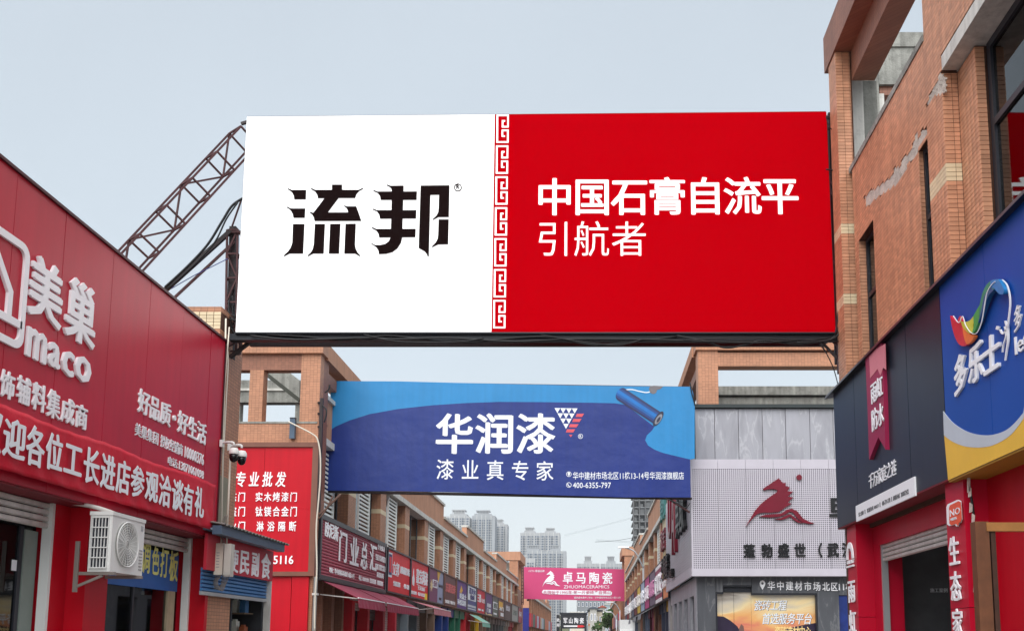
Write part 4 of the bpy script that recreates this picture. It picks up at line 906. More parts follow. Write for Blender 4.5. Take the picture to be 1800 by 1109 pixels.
for k, pts in enumerate([[(318,541),(345,556),(372,548),(400,560),(428,566)], [(330,546),(360,575),(368,556),(395,552),(425,575)], [(350,545),(385,551),(415,556),(428,572)], [(402,528),(404,560),(412,586),(430,578)],
            [(408,520),(410,555),(420,575)], [(340,560),(362,572),(372,588)], [(412,500),(405,530),(414,552),(408,580)], [(384,548),(405,556),(422,560),(430,556)]]):
    cable('cable', [onY(u, v, YB+.15+.03*k) for u, v in pts], .015 if k % 2 else .011, BLACK, cb2)
# right hand carrier post
rp = thing('steel_post', 'oxide red steel carrier post holding the right edge of the billboard to the column', 'post', tuple(onY(1472, 640, YB)))
mk('post', B().bar(onY(1479, 656, YB+.02), onY(1466, 190, YB+.02), .10), STEEL, rp)
mk('back_post', B().bar(onY(1472, 640, YB+.28), onY(1459, 200, YB+.28), .07), STEELK, rp)
for v, uu in ((207, 1453), (226, 1453), (302, 1457), (305, 1458), (450, 1462), (461, 1462), (590, 1468)):
    mk('arm', B().bar(onY(uu-6, v, YB+.1), onY(1470, v+2, YB+.1), .035), STEELK, rp)
for (a, c) in (((1455, 316), (1474, 334)), ((1456, 330), (1472, 354)), ((1460, 455), (1474, 470)), ((1460, 470), (1473, 486)), ((1444, 601), (1474, 632)), ((1462, 598), (1480, 615))):
    mk('brace', B().bar(onY(*a, YB+.08), onY(*c, YB+.05), .035), STEEL if a[1] != 601 else STEELK, rp)
cb3 = thing('cable_bundle', 'black cables running down the carrier post at the right end of the billboard', 'cable', tuple(onY(1475, 400, YB)))
for k, pts in enumerate([[(1506,286),(1490,300),(1482,350),(1478,420),(1477,500),(1476,560),(1466,592),(1440,600)], [(1504,290),(1486,296),(1470,300),(1452,298)], [(1508,282),(1484,306),(1477,380),(1474,470),(1474,540),(1468,588)],
            [(1503,295),(1484,318),(1480,400),(1479,480),(1478,570),(1460,597),(1400,602)], [(1441,605),(1455,625),(1466,650),(1474,680)], [(1452,205),(1456,220),(1462,228)], [(1444,604),(1462,640),(1470,664),(1476,690)]]):
    cable('cable', [onY(u, v, YB-.08-.012*k) for u, v in pts], .012 if k < 4 else .007, BLACK, cb3)

# ------------------------------------------------------------------ STREET TERRACES
LV = M('white_louvre', (236, 238, 234), .6, var=.08, dirt=.2)
WFRM = M('window_frame_grey', (96, 100, 104), .5)
def sidebox(side, X, d0, d1, y0, y1, z0, z1, b=None):
    """d = distance into the building from the street plane X"""
    b = b or B(); sg_ = -1 if side == 'L' else 1
    return b.box(X + sg_*d0, X + sg_*d1, y0, y1, z0, z1)
def terrace(side, X, Y0, nb, bay, root, zs=5.1, ze=7.15, par=(8.0, 8.65), hi=lambda i: (i//2) % 2 == 0, detail=6, louv=lambda i: i % 4 != 3):
    """upper storey: piers, recessed windows with louvre screens, eave slab and stepped parapet, bay by bay"""
    for i in range(nb):
        y0 = Y0 + i*bay; y1 = y0 + bay
        mk('pier', sidebox(side, X, .0, .45, y1-.95, y1-.0, 3.3, ze), BRK, root)
        mk('cream_tile_course', sidebox(side, X, -.006, .45, y1-.955, y1+.004, 6.2, 6.36), TILEC, root)
        if i < 14:
            mk('mullion_pier', sidebox(side, X, .12, .45, y0+.05, y0+.5, 3.3, ze), BRK, root)
        wx = .34; wy0, wy1 = y0+.5, y1-.95
        b = B(); fw = .07
        for a, c, q0, q1 in ((wy0, wy1, zs-.4, zs-.33), (wy0, wy1, ze-.07, ze), (wy0, wy0+fw, zs-.33, ze-.07), (wy1-fw, wy1, zs-.33, ze-.07), ((wy0+wy1)/2, (wy0+wy1)/2+fw, zs-.33, ze-.07)): sidebox(side, X, wx, wx+.06, a, c, q0, q1, b)
        f = mk('window', b, DKFR if i % 3 else WFRM, root)
        mk('pane', sidebox(side, X, wx+.025, wx+.032, wy0+fw, wy1-fw, zs-.33, ze-.07), GLASSD, f)
        if louv(i):
            ly0 = wy0 + .1; ly1 = wy0 + (wy1-wy0)*.52; n = int((ze-zs+.3)/.135)
            for k_ in (0, 1): mk('louvre_stile', sidebox(side, X, .03, .10, (ly0, ly1-.05)[k_], (ly0+.05, ly1)[k_], zs-.3, ze-.05), LV, f)
            if i < detail:
                for k in range(n):
                    z = zs-.28 + k*.135; mk('louvre_slat', sidebox(side, X, .055, .078, ly0+.05, ly1-.05, z, z+.066), LV, f)
            else:
                b = B()
                for k in range(n): z = zs-.28 + k*.135; sidebox(side, X, .055, .078, ly0+.05, ly1-.05, z, z+.052, b)
                mk('louvre_screen', b, LV, f, kind='stuff')
        # concrete eave, a little uneven from bay to bay
        dz = random.uniform(-.02, .02)
        mk('eave', sidebox(side, X, -.10, .5, y0+.01, y1-.01, ze+.0+dz, ze+.2+dz), PLAST, root)
        H = par[1] if hi(i) else par[0]
        mk('parapet', sidebox(side, X, .0, .3, y0, y1, ze+.21, H-.12), FARBR, root)
        mk('coping', sidebox(side, X, -.08, .36, y0-(.02 if hi(i) else 0), y1+(.02 if hi(i) else 0), H-.12, H), CONCL, root)
    L_ = nb*bay
    mk('core', sidebox(side, X, .46, 9, Y0+.3, Y0+L_, 0, ze), INNERD, root)
    mk('sign_backing', sidebox(side, X, .02, .46, Y0, Y0+L_, 3.3, zs-.41), BRKD, root)

XLB = -7.75; Y2 = 26.4; BAY = 4.7
t2 = thing('terrace_building', 'long terracotta shop terrace with louvred windows along the left side of the street', 'building', (-12, 60, 0))
terrace('L', XLB, 26.75, 16, BAY, t2, hi=lambda i: i in (0, 1, 3, 4, 7, 8, 11, 12))
# shopfront piers and openings below the signs
FR_COL = [None, (205,30,44), (196,40,60), (120,130,138), (130,104,88), (34,60,130), (40,110,84), (200,30,44), (214,170,30), (120,92,78), (90,84,80), (70,68,70), (84,88,90), (130,120,112), (150,44,50), (100,84,76)]
def frontage(side, X, Y0, nb, bay, root, cols, zt=3.3, k0=0):
    for i in range(nb):
        y0 = Y0 + i*bay; c_ = cols[i % len(cols)]; mt = BRKD if c_ is None else M('front_%d_%d_%d' % c_, c_, .5, var=.1)
        for (a, c) in ((y0, y0+.35), (y0+bay*.5-.15, y0+bay*.5+.15)) + (((y0+bay*.25-.1, y0+bay*.25+.1), (y0+bay*.75-.1, y0+bay*.75+.1)) if c_ is None else ()): mk('shop_pier', sidebox(side, X, .0, .4, a, c, 0, zt), mt, root)
        if c_ is not None: mk('lintel', sidebox(side, X, .05, .4, y0+.35, y0+bay, zt-.45, zt), mt, root)
        zt2 = zt if c_ is None else zt-.45
        for (a, c) in ((y0+.35, y0+bay*.5-.15), (y0+bay*.5+.15, y0+bay)):
            sh = random.choice((.35, .6, .9, 1.4, .2))
            b = B(); n = int(sh/.09)
            for k in range(n): sidebox(side, X, .30, .335, a, c, zt2-.09*(k+1)+.012, zt2-.09*k, b)
            if n: mk('roller_shutter', b, SHUT if random.random() < .6 else M('dark_shutter', (96, 92, 92), .5), root, kind='stuff')
            f = mk('shop_window', sidebox(side, X, .36, .42, a, a+.06, 0, zt2, sidebox(side, X, .36, .42, c-.06, c, 0, zt2)), DKFR, root)
            mk('pane', sidebox(side, X, .38, .386, a+.06, c-.06, 0, zt2), GLASSD, f)
        mk('shop_room', sidebox(side, X, 1.6, 1.7, y0, y0+bay, 0, zt, sidebox(side, X, .42, 1.6, y0-.02, y0+.02, 0, zt)), INNER, root)
frontage('L', XLB, 26.75, 15, BAY, t2, FR_COL)
# end wall facing us, with the open roof frame
ew = thing('gable_frame', 'tiled end wall of the left terrace with open square holes framing the sky', 'building', (-10, Y2, 0))
zz = lambda v: onY(500, v, Y2).z
xx = lambda u, v=690: onY(u, v, Y2).x
XE = -14.5; th = .35
mk('wall', B().box(XE, XLB+.14, Y2, Y2+th, 0, zz(742)), BRK, ew)
mk('wall', B().box(XE, XLB+.138, Y2+.02, Y2+th, zz(650), zz(622)), BRKD, ew, label='recessed brown beam above the openings')
for u0, u1 in ((None, 413), (438, 462), (528, None)):
    x0 = XE if u0 is None else xx(u0); x1 = XLB+.139 if u1 is None else xx(u1)
    mk('wall_post', B().box(x0, x1, Y2+.0, Y2+th, zz(742), zz(650) if u1 else zz(622)), BRK, ew)
mk('top_beam', B().box(XE, XLB+.22, Y2-.1, Y2+th+.1, zz(622), zz(597)), BRK, ew)
mk('top_beam_return', B().box(XLB-.25, XLB+.22, Y2+th+.1, 33.5, zz(625), zz(597)), FARBR, ew)
mk('wall_post_return', B().box(XLB-.2, XLB+.138, Y2+th, Y2+th+.5, 5.1, zz(622)), BRKD, ew)
mk('low_beam_return', B().box(XLB-.15, XLB+.1, Y2+th+.5, 33, zz(660), zz(640)), BRKD, ew)
mk('sill', B().box(XE, xx(560), Y2-.02, Y2, zz(744), zz(741)), CONC, ew)
cf = thing('concrete_roof_frame', 'grey stained concrete frame seen through the openings of the end wall', 'roof frame', (-10, Y2+6, 8))
Yc = Y2+5
def cz_(v, Y): return onY(480, v, Y).z
mk('beam', B().box(-17, -8.9, Yc, Yc+.4, cz_(707, Yc), cz_(668, Yc)), CONC, cf)
mk('beam', B().box(-17, -8.9, Yc-.05, Yc+.4, cz_(686, Yc)-.02, cz_(683, Yc)), CONCL, cf)
mk('raking_beam', B().prism([(onY(466, 652, Yc-1.5).x, onY(466, 656, Yc-1.5).z), (onY(526, 703, Yc-1.5).x, onY(526, 703, Yc-1.5).z), (onY(526, 672, Yc-1.5).x, onY(526, 668, Yc-1.5).z), (onY(490, 645, Yc-1.5).x, onY(490, 640, Yc-1.5).z)], 'y', Yc-1.5, Yc-1.2), CONC, cf)
mk('raking_edge', B().bar(onY(466, 656, Yc-1.55), onY(527, 704, Yc-1.55), .12), M('dark_concrete', (70, 72, 66), .9), cf)
for u0, u1 in ((408, 421), (518, 534)): mk('post', B().box(onY(u0, 700, Yc).x, onY(u1, 700, Yc).x, Yc+.1, Yc+.4, 5, cz_(707, Yc)), CONC, cf)
# red wholesale board
rbd = thing('red_price_board', 'tall red board listing doors for sale on the end wall, brown frame', 'signboard', (-9, Y2, 3.4))
YR_ = Y2 - .12
x0, x1, z0, z1 = -13.0, onY(546, 900, YR_).x, onY(500, 1004, YR_).z, onY(500, 786, YR_).z
panels(rbd, 'F', YR_, x0, x1, z0, z1, 4, REDB, .06, rows=2)
xf = onY(557, 900, YR_).x
mk('frame', B().box(x0, xf, YR_-.05, YR_+.1, z1+.004, z1+.13), BRFR, rbd); mk('frame', B().box(x0, xf, YR_-.05, YR_+.1, z0-.12, z0-.004), BRFR, rbd); mk('frame', B().box(x1+.006, xf, YR_-.052, YR_+.1, z0-.004, z1+.004), BRFR, rbd)
def tF(s_, u0, u1, v0, v1, Y, par, mat, bold=.018, depth=.02, f=chars, **k):
    return f(s_, par, 'F', Y, onY(u0, (v0+v1)/2, Y).x, onY(u1, (v0+v1)/2, Y).x, onY((u0+u1)/2, v1, Y).z, onY((u0+u1)/2, v0, Y).z, mat, depth, bold, **k)
tF('专业批发', 411, 505, 829, 855, YR_, rbd, LETT, shear=.03, fill=.72)
for row, v in zip((('生态门', '实木烤漆门'), ('防盗门', '钛镁合金门'), ('防火门', '淋浴隔断')), ((865, 881), (890, 907), (916, 933))):
    tF(row[0], 386, 433, *v, YR_, rbd, LETT, bold=.014, fill=.8)
    tF(row[1], 448, 524, *v, YR_, rbd, LETT, bold=.014, fill=.8 if len(row[1]) == 5 else .64)
tF('5116', 481, 516, 976, 991, YR_, rbd, LETT, f=text)
mk('lower_panel', B().box(-12, onY(511, 1050, YR_+.05).x, YR_+.05, YR_+.12, 0, z0-.125).box(onY(512, 1050, YR_+.02).x, XLB+.06, YR_+.02, YR_+.12, 0, z0-.125), REDB, rbd)
v_ = thing('grey_flue_box', 'slim blue-grey metal box fixed under the opening of the end wall', 'box', tuple(onY(513, 770, Y2)))
mk('body', B().box(onY(509, 770, Y2-.1).x, onY(518, 770, Y2-.1).x, Y2-.14, Y2-.02, onY(510, 772, Y2).z, onY(510, 737, Y2).z), M('blue_grey_metal', (74, 92, 112), .4), v_); mk('lid', B().box(onY(508.6, 770, Y2-.1).x, onY(518.4, 770, Y2-.1).x, Y2-.15, Y2-.02, onY(510, 737, Y2).z, onY(510, 735.5, Y2).z), DKFR, v_)
wc = thing('white_cable', 'white cable drooping from the roof opening down beside the blue banner', 'cable', tuple(onY(560, 800, Y2)))
cable('cable', [onY(u, v, Y2-.25) for u, v in ((507, 741), (525, 750), (548, 762), (558, 772), (563, 800), (563, 840), (560, 880), (556, 930), (557, 1000), (554, 1050), (553, 1109))], .022, IVORY, wc)

# ------------------------------------------------------------------ boards along the left terrace
XSB = -7.6
def yb(u): return onX(u, 1000, XSB).y
boards = [ # u0,u1,colour,name,label
 (559, 677, (164, 54, 76), 'maroon slatted signboard with white characters nearest on the left terrace'),
 (680, 720.5, (226, 30, 44), 'red vinyl signboard with a blue mobile outline, second on the left terrace'),
 (721.5, 753, (220, 30, 46), 'red signboard with white flame emblem and yellow corner, third on the left terrace'),
 (754, 779.5, (122, 66, 104), 'plum signboard with a yellow wedge and pale blue right part'),
 (781, 802, (100, 66, 66), 'brown signboard with red script lettering between plum and violet boards'),
 (802.8, 821, (92, 62, 136), 'violet signboard with white lettering and small flame emblem'),
 (821.5, 838, (72, 86, 140), 'blue signboard with white panel of grey characters'),
 (838.5, 853, (206, 44, 62), 'smaller red signboard beyond the blue and white board'),
 (853.5, 866, (88, 70, 122), 'violet signboard with curved cream bottom edge'),
 (866.5, 876, (96, 112, 104), 'grey-green signboard with a white block of characters'),
 (876.5, 887, (110, 84, 74), 'brown signboard with a golden patch'),
 (888, 899, (80, 76, 78), 'dark grey signboard near the far end of the left terrace'),
 (900, 911, (150, 158, 156), 'pale weathered signboard near the far end of the left terrace'),
 (911.5, 918, (176, 70, 84), 'faded red signboard last on the left terrace')]
ZS0, ZS1 = 3.38, 5.0
bo = []
for i, (u0, u1, c_, lab) in enumerate(boards):
    y0, y1 = yb(u0), yb(u1); t = thing('shop_signboard', lab, 'signboard', (XSB, (y0+y1)/2, ZS0), 'signboards along the left terrace'); bo.append((t, y0, y1))
    fm = M('board_%d' % i, c_, .5, var=.08, vs=1.5)
    if i == 0:
        n = 18
        for k in range(n):
            z = ZS0 + (ZS1-ZS0)*k/n; h = (ZS1-ZS0)/n
            mk('slat', B().prism([(XSB-.06, z), (XSB+.006, z+.004), (XSB+.012, z+h*.4), (XSB+.006, z+h-.016), (XSB-.06, z+h-.012)], 'y', y0+.16, y1-.12), fm, t)
    else: mk('face', B().box(XSB-.06, XSB, y0+.04, y1-.04, ZS0+.03, ZS1-.03), fm, t)
    w = .14 if i == 0 else .06
    b = B().box(XSB-.12, XSB+.05, y0-.02, y1+.02, ZS1-.03, ZS1+w-.03).box(XSB-.12, XSB+.05, y0-.02, y1+.02, ZS0-w+.03, ZS0+.03)
    b.box(XSB-.12, XSB+.048, y0-.018, y0+w, ZS0+.03, ZS1-.03).box(XSB-.12, XSB+.048, y1-w, y1+.018, ZS0+.03, ZS1-.03)
    mk('frame', b, DKFR if i < 3 else BRFR if i in (4,) else M('slim_frame', (92, 84, 84), .5), t)
def tB(i, s_, f0, f1, g0, g1, mat=LETT, bold=.02, depth=.015, f=chars, **k):
    t, y0, y1 = bo[i]; return f(s_, t, 'L', XSB+(.022 if i == 0 else .002), y0+(y1-y0)*f0, y0+(y1-y0)*f1, ZS0+(ZS1-ZS0)*g0, ZS0+(ZS1-ZS0)*g1, mat, depth, bold, **k)
def rB(i, f0, f1, g0, g1, mat, name='print_block', d=.006):
    t, y0, y1 = bo[i]; return mk(name, B().box(XSB, XSB+d, y0+(y1-y0)*f0, y0+(y1-y0)*f1, ZS0+(ZS1-ZS0)*g0, ZS0+(ZS1-ZS0)*g1), mat, t)
tB(0, '欧尼斯', .05, .22, .70, .97); tB(0, '门', .23, .345, .36, .92); tB(0, '业', .385, .52, .33, .90); tB(0, '总', .55, .66, .34, .88); tB(0, '汇', .70, .82, .36, .93)
tB(0, '专业批发', .83, .97, .86, .99, bold=.012)
for k, (a, c_) in enumerate((('生态门', '实木烤漆门'), ('防盗门', '钛镁合金门'))): tB(0, a+' '+c_, .80, .985, .62-.2*k, .75-.2*k, bold=.01, f=text)
tB(0, '淋浴隔断', .83, .96, .26, .37, bold=.01, f=text)
tB(0, '地址：华中建材市场北区11栋1-1号', .12, .46, .09, .19, bold=.012, f=text); tB(0, '电话：13397115116', .53, .69, .09, .19, bold=.012, f=text); tB(0, '13554135116', .71, .82, .09, .19, bold=.012, f=text); tB(0, '18995625116', .845, .95, .09, .19, bold=.012, f=text)
NAVY = M('navy_print', (40, 44, 110), .5); GOLD = M('gold_print', (224, 176, 66), .5); GRY = M('soft_grey_print', (200, 204, 214), .5)
rB(1, .05, .2, .35, .92, PRINTW); rB(1, .065, .185, .40, .88, NAVY, d=.01); rB(1, .085, .165, .46, .82, bo and M('board_1', (0,0,0)), d=.014)
tB(1, '立邦', .22, .5, .42, .74, mat=PRINTW); tB(1, '刷新服务站', .55, .98, .52, .70, mat=PRINTW); tB(1, '全国服务热线', .26, .56, .17, .29, f=text, mat=PRINTW, bold=.012); tB(1, '400-820', .72, .97, .17, .29, f=text, mat=PRINTW, bold=.012)
tB(2, '嘉宝莉漆', .30, .96, .42, .80, mat=PRINTW, bold=.03); tB(2, '艺术涂料', .4, .8, .24, .34, f=text, mat=PRINTW); tB(2, '服务热线', .06, .34, .09, .18, f=text, mat=PRINTW); tB(2, '027-8352', .42, .8, .09, .18, f=text, mat=PRINTW); rB(2, .80, .95, .02, .20, M('yellow_patch', (240, 220, 50), .5))
t, y0, y1 = bo[2]; L0 = y1-y0
shape([[(y0+L0*.14, ZS0+.95), (y0+L0*.1, ZS0+.8), (y0+L0*.11, ZS0+.55), (y0+L0*.2, ZS0+.5), (y0+L0*.22, ZS0+.8), (y0+L0*.18, ZS0+1.0), (y0+L0*.17, ZS0+1.25), (y0+L0*.14, ZS0+1.1)]], t, 'L', XSB, PRINTW, .01, pixels=False)
shape([stroke([(y0+L0*.35, ZS0+.62), (y0+L0*.6, ZS0+.57), (y0+L0*.9, ZS0+.60)], .03, .01)], t, 'L', XSB, PRINTW, .01, pixels=False)
rB(3, .60, .97, .02, .98, M('pale_blue_print', (150, 160, 190), .5)); t, y0, y1 = bo[3]; L0 = y1-y0
shape([[(y0+L0*.56, ZS1-.05), (y0+L0*.78, ZS1-.05), (y0+L0*.62, ZS0+1.0)]], t, 'L', XSB, GOLD, .012, pixels=False)
rB(3, .26, .58, .45, .68, PRINTW, d=.008); tB(3, '瓷砖', .29, .55, .48, .66, mat=M('board_3', (0,0,0)), depth=.012); tB(3, '新中源', .66, .95, .50, .6, mat=LETB); tB(3, '陶瓷', .70, .88, .12, .2, mat=LETB)
shape([[(y0+L0*(.18+.1*cos(a)*(1 if k % 2 else .45)), ZS0+.78+.32*sin(a)*(1 if k % 2 else .45)) for k, a in enumerate([2*pi*j/16 for j in range(16)])]], t, 'L', XSB, M('cream_print', (220, 200, 150), .5), .008, pixels=False)
tB(4, '东鹏瓷砖', .12, .95, .44, .74, mat=M('rose_letter', (210, 110, 110), .5), shear=.05); tB(4, '全屋定制', .1, .44, .08, .19, f=text); tB(4, '地板专卖', .52, .94, .08, .19, f=text)
tB(5, '美涂士', .28, .96, .36, .56, mat=PRINTW); tB(5, '环保涂料', .12, .95, .13, .33, mat=PRINTW); t, y0, y1 = bo[5]; L0 = y1-y0
shape([[(y0+L0*.3, ZS0+.95), (y0+L0*.45, ZS0+.9), (y0+L0*.6, ZS0+1.1), (y0+L0*.45, ZS0+1.35)]], t, 'L', XSB, GOLD, .01, pixels=False)
rB(6, .1, .95, .42, .95, PRINTW); tB(6, '诺贝尔', .2, .9, .66, .9, mat=NAVY, depth=.02); tB(6, '瓷砖', .3, .8, .45, .64, mat=NAVY, depth=.02); rB(6, .1, .95, .16, .24, GRY); rB(6, .1, .95, .07, .12, GRY)
tB(7, '三棵', .1, .5, .46, .8, mat=PRINTW); tB(7, '马上住', .55, .98, .48, .66, mat=PRINTW); rB(7, .2, .5, .12, .2, PRINTW); rB(7, .62, .85, .12, .2, PRINTW)
tB(8, '美科', .25, .8, .36, .55, mat=PRINTW); tB(8, '门窗', .25, .8, .14, .32, mat=PRINTW); t, y0, y1 = bo[8]; L0 = y1-y0
shape([[(y0+L0*.02, ZS0+.3), (y0+L0*.3, ZS0+.06), (y0+L0*.65, ZS0+.16), (y0+L0*.98, ZS0+.12), (y0+L0*.98, ZS0+.03), (y0+L0*.02, ZS0+.03)]], t, 'L', XSB, M('cream_print', (220, 200, 150), .5), .01, pixels=False)
rB(9, .1, .9, .38, .72, PRINTW); tB(9, '顾家', .2, .85, .42, .68, mat=M('board_9', (0,0,0)), depth=.02); rB(9, .2, .8, .12, .2, PRINTW)
rB(10, .1, .75, .5, .85, GOLD); tB(10, '木门', .2, .9, .4, .6, mat=PRINTW, depth=.02); rB(10, .4, .9, .12, .3, PRINTW)
tB(11, '欧派', .2, .8, .5, .8, mat=GRY); tB(12, '卫浴', .2, .8, .4, .7, mat=M('board_9', (0,0,0))); tB(13, '马可', .2, .9, .4, .75, mat=PRINTW)
# awnings
AWN = M('maroon_awning', (150, 54, 76), .7, var=.12, dirt=.15)
def awning(y0, y1, out, z1, z0, lab, mat=AWN, val=.28):
    t = thing('awning', lab, 'awning', (XSB, y0, z0), 'awnings under the terrace signboards'); n = 5
    b = B().add([(XSB-.05, y0, z1), (XSB-.05, y1, z1), (XSB+out, y1-.05, z0), (XSB+out, y0+.05, z0)], [(0,1,2,3)]); m = mk('canopy', b, mat, t); q = m.modifiers.new('thick', 'SOLIDIFY'); q.thickness = .015
    b = B(); ns = 24
    for i in range(ns+1):
        y = y0+.05+(y1-y0-.1)*i/ns; w = .02*sin(i*1.9); b.v += [Vector((XSB+out, y, z0)), Vector((XSB+out+.03+w, y, z0-val+.02*sin(i*3.1)))]
    for i in range(ns): b.f.append((2*i, 2*i+1, 2*i+3, 2*i+2))
    m = mk('valance', b, mat, t); q = m.modifiers.new('thick', 'SOLIDIFY'); q.thickness = .01
    for y in (y0+.1, y1-.1): mk('arm', B().bar((XSB-.1, y, z1-.4), (XSB+out-.03, y, z0-.02), .03), SHUT, t)
    mk('edge_bar', B().bar((XSB+out, y0+.04, z0), (XSB+out, y1-.04, z0), .03), LETT, t)
awning(27.4, 31.0, 1.0, 3.28, 2.78, 'maroon fabric awning, nearest under the maroon slatted signboard')
awning(31.3, 34.3, 1.0, 3.28, 2.78, 'maroon fabric awning, middle one under the maroon slatted signboard')
awning(34.6, 37.6, .9, 3.26, 2.80, 'maroon fabric awning overlapping the start of the red shop')
awning(41.2, 46.2, .9, 3.25, 2.95, 'faded pink scalloped awning under the third red signboard', M('pink_awning', (190, 120, 130), .8, dirt=.3))
awning(60.5, 65, .8, 3.2, 2.7, 'pale green awning above the green shopfront', M('green_awning', (130, 180, 165), .8, dirt=.2))
# drain pipe and foreground bits on the terrace corner
dp = thing('drainpipe', 'slim grey drainpipe at the corner of the left terrace', 'pipe', (-7.45, 26.2, 0)); mk('pipe', B().tube([(-7.5, 26.3, 0), (-7.5, 26.3, 3.3)], .05, 10), M('pipe_grey', (120, 118, 116), .5), dp, smooth=True); mk('clip', B().box(-7.57, -7.43, 26.24, 26.4, 1.5, 1.56).box(-7.57, -7.43, 26.24, 26.4, 2.8, 2.86), SHUT, dp)

# ------------------------------------------------------------------ RIGHT BLOCK 2
Y3 = 29.0; XRB = onY(1222, 760, Y3).x; XPF = onY(1215, 900, 28.7).x
r2 = thing('terrace_building', 'terracotta shop terrace with roof frame along the right side of the street', 'building', (8, 60, 0))
zf = lambda v: onY(1350, v, Y3).z
XEND = 13.0
x0, x1 = onY(1227, 660, Y3).x, onY(1262.5, 660, Y3).x
mk('column', B().box(x0, x1, Y3, Y3+.6, zf(718), zf(616)), BRK, r2)
mk('top_beam', B().box(onY(1222, 600, Y3).x, XEND, Y3-.08, Y3+.6, zf(616), zf(598)), BRK, r2)
mk('low_beam', B().box(x1+.003, XEND, Y3+.02, Y3+.5, zf(643), zf(619)), BRK, r2)
mk('top_beam_return', B().box(x0-.12, x0+.3, Y3+.6, 37, zf(618), zf(598)), FARBR, r2)
mk('low_beam_return', B().box(x0+.05, x0+.35, Y3+.6, 37, zf(650), zf(632)), BRKD, r2)
mk('column', B().box(x0, x1-.1, 36.4, 37, zf(718), zf(616)), BRK, r2)
mk('roof_upstand', B().box(x1, XEND, Y3+2.5, Y3+3, 6, onY(1350, 697, Y3+2.5).z-.02), CONC, r2)
mk('roof_upstand', B().box(x1, XEND, Y3+2.4, Y3+3.1, onY(1350, 695, Y3+2.5).z, onY(1350, 680, Y3+2.5).z), CONC, r2, label='stained grey concrete roof edge, upper course')
mk('core', B().box(XRB+.3, XEND, Y3+.3, Y3+9, 3.4, zf(720)), INNER, r2)
mt_ = thing('stone_facade', 'tall grey marble cladding above the perforated sign on the right corner building', 'facade', (8, Y3, 7))
seam = [1222, 1256, 1298, 1340, 1381, 1423.5, 1464.5]; pw = onY(1340, 760, Y3).x - onY(1298, 760, Y3).x
xsq = [onY(u, 760, Y3).x for u in seam]
while xsq[-1] < 12: xsq.append(xsq[-1]+pw)
for a, c in zip(xsq, xsq[1:]):
    mk('panel', B().box(a+.008, c-.008, Y3-.03 + random.uniform(-.002, .002), Y3+.05, zf(812), zf(719)), MBL, mt_)
mk('backing', B().box(xsq[0]+.01, 12, Y3+.052, Y3+.3, zf(812), zf(719)), DKFR, mt_)
mk('cap_rail', B().box(onY(1220, 715, Y3).x, 12.2, Y3-.14, Y3+.3, zf(718)+.002, zf(712)), M('dark_green_rail', (44, 52, 54), .5), mt_)
mk('return_panel', B().box(XRB+.01, XRB+.04, Y3+.06, 38, zf(812), zf(719)), MBL, mt_)
# perforated sign box
def perfmat():
    m = bpy.data.materials.new('perforated_metal'); m.use_nodes = True; N = m.node_tree.nodes; L = m.node_tree.links; p = N['Principled BSDF']; p.inputs['Roughness'].default_value = .45
    tcn = N.new('ShaderNodeTexCoord'); s_ = N.new('ShaderNodeSeparateXYZ'); L.new(tcn.outputs['Object'], s_.inputs[0])
    def fr(sock, P_):
        a = N.new('ShaderNodeMath'); a.operation = 'DIVIDE'; a.inputs[1].default_value = P_; L.new(sock, a.inputs[0]); f_ = N.new('ShaderNodeMath'); f_.operation = 'FRACT'; L.new(a.outputs[0], f_.inputs[0])
        c = N.new('ShaderNodeMath'); c.operation = 'SUBTRACT'; c.inputs[1].default_value = .5; L.new(f_.outputs[0], c.inputs[0]); d = N.new('ShaderNodeMath'); d.operation = 'POWER'; d.inputs[1].default_value = 2; 
        ab = N.new('ShaderNodeMath'); ab.operation = 'ABSOLUTE'; L.new(c.outputs[0], ab.inputs[0]); L.new(ab.outputs[0], d.inputs[0]); return d.outputs[0]
    hx = N.new('ShaderNodeMath'); L.new(s_.outputs[0], hx.inputs[0]); L.new(s_.outputs[1], hx.inputs[1])
    A = N.new('ShaderNodeMath'); L.new(fr(hx.outputs[0], .0615), A.inputs[0]); L.new(fr(s_.outputs[2], .0615), A.inputs[1])
    lt_ = N.new('ShaderNodeMath'); lt_.operation = 'LESS_THAN'; lt_.inputs[1].default_value = .098; L.new(A.outputs[0], lt_.inputs[0])
    mx = N.new('ShaderNodeMix'); mx.data_type = 'RGBA'; mx.inputs[6].default_value = lin((194, 189, 199)); mx.inputs[7].default_value = lin((72, 68, 80))
    L.new(lt_.outputs[0], mx.inputs[0]); L.new(mx.outputs[2], p.inputs['Base Color']); return m
PERF = perfmat(); PLAINP = M('pale_mauve_metal', (194, 189, 199), .4, var=.05)
ps = thing('perforated_signboard', 'pale mauve perforated metal signboard with a maroon horse emblem and black characters', 'signboard', (8, 28.7, 4))
YP = 28.7; zp = lambda v: onY(1350, v, YP).z
ux = [1215, 1263, 1312, 1361, 1410, 1459]; xq = [onY(u, 900, YP).x for u in ux]; pw = xq[2]-xq[1]
while xq[-1] < 12: xq.append(xq[-1]+pw)
ZPT, ZPU, ZPL, ZPB = zp(807), zp(824), zp(999), zp(1012)
for a, c in zip(xq, xq[1:]):
    mk('panel', B().box(a+.004, c-.004, YP, YP+.03, ZPU+.002, ZPT), PLAINP, ps, label='plain upper panel')
    mk('panel', B().box(a+.004 if a > xq[0] else a+.06, c-.004, YP+.002, YP+.03, ZPL, ZPU-.002), PERF, ps)
mk('bottom_lip', B().box(xq[0], 12, YP-.02, YP+.2, ZPB, ZPL-.002), PLAINP, ps)
mk('corner_post', B().box(xq[0], xq[0]+.056, YP-.001, YP+.03, ZPL, ZPU), PLAINP, ps)
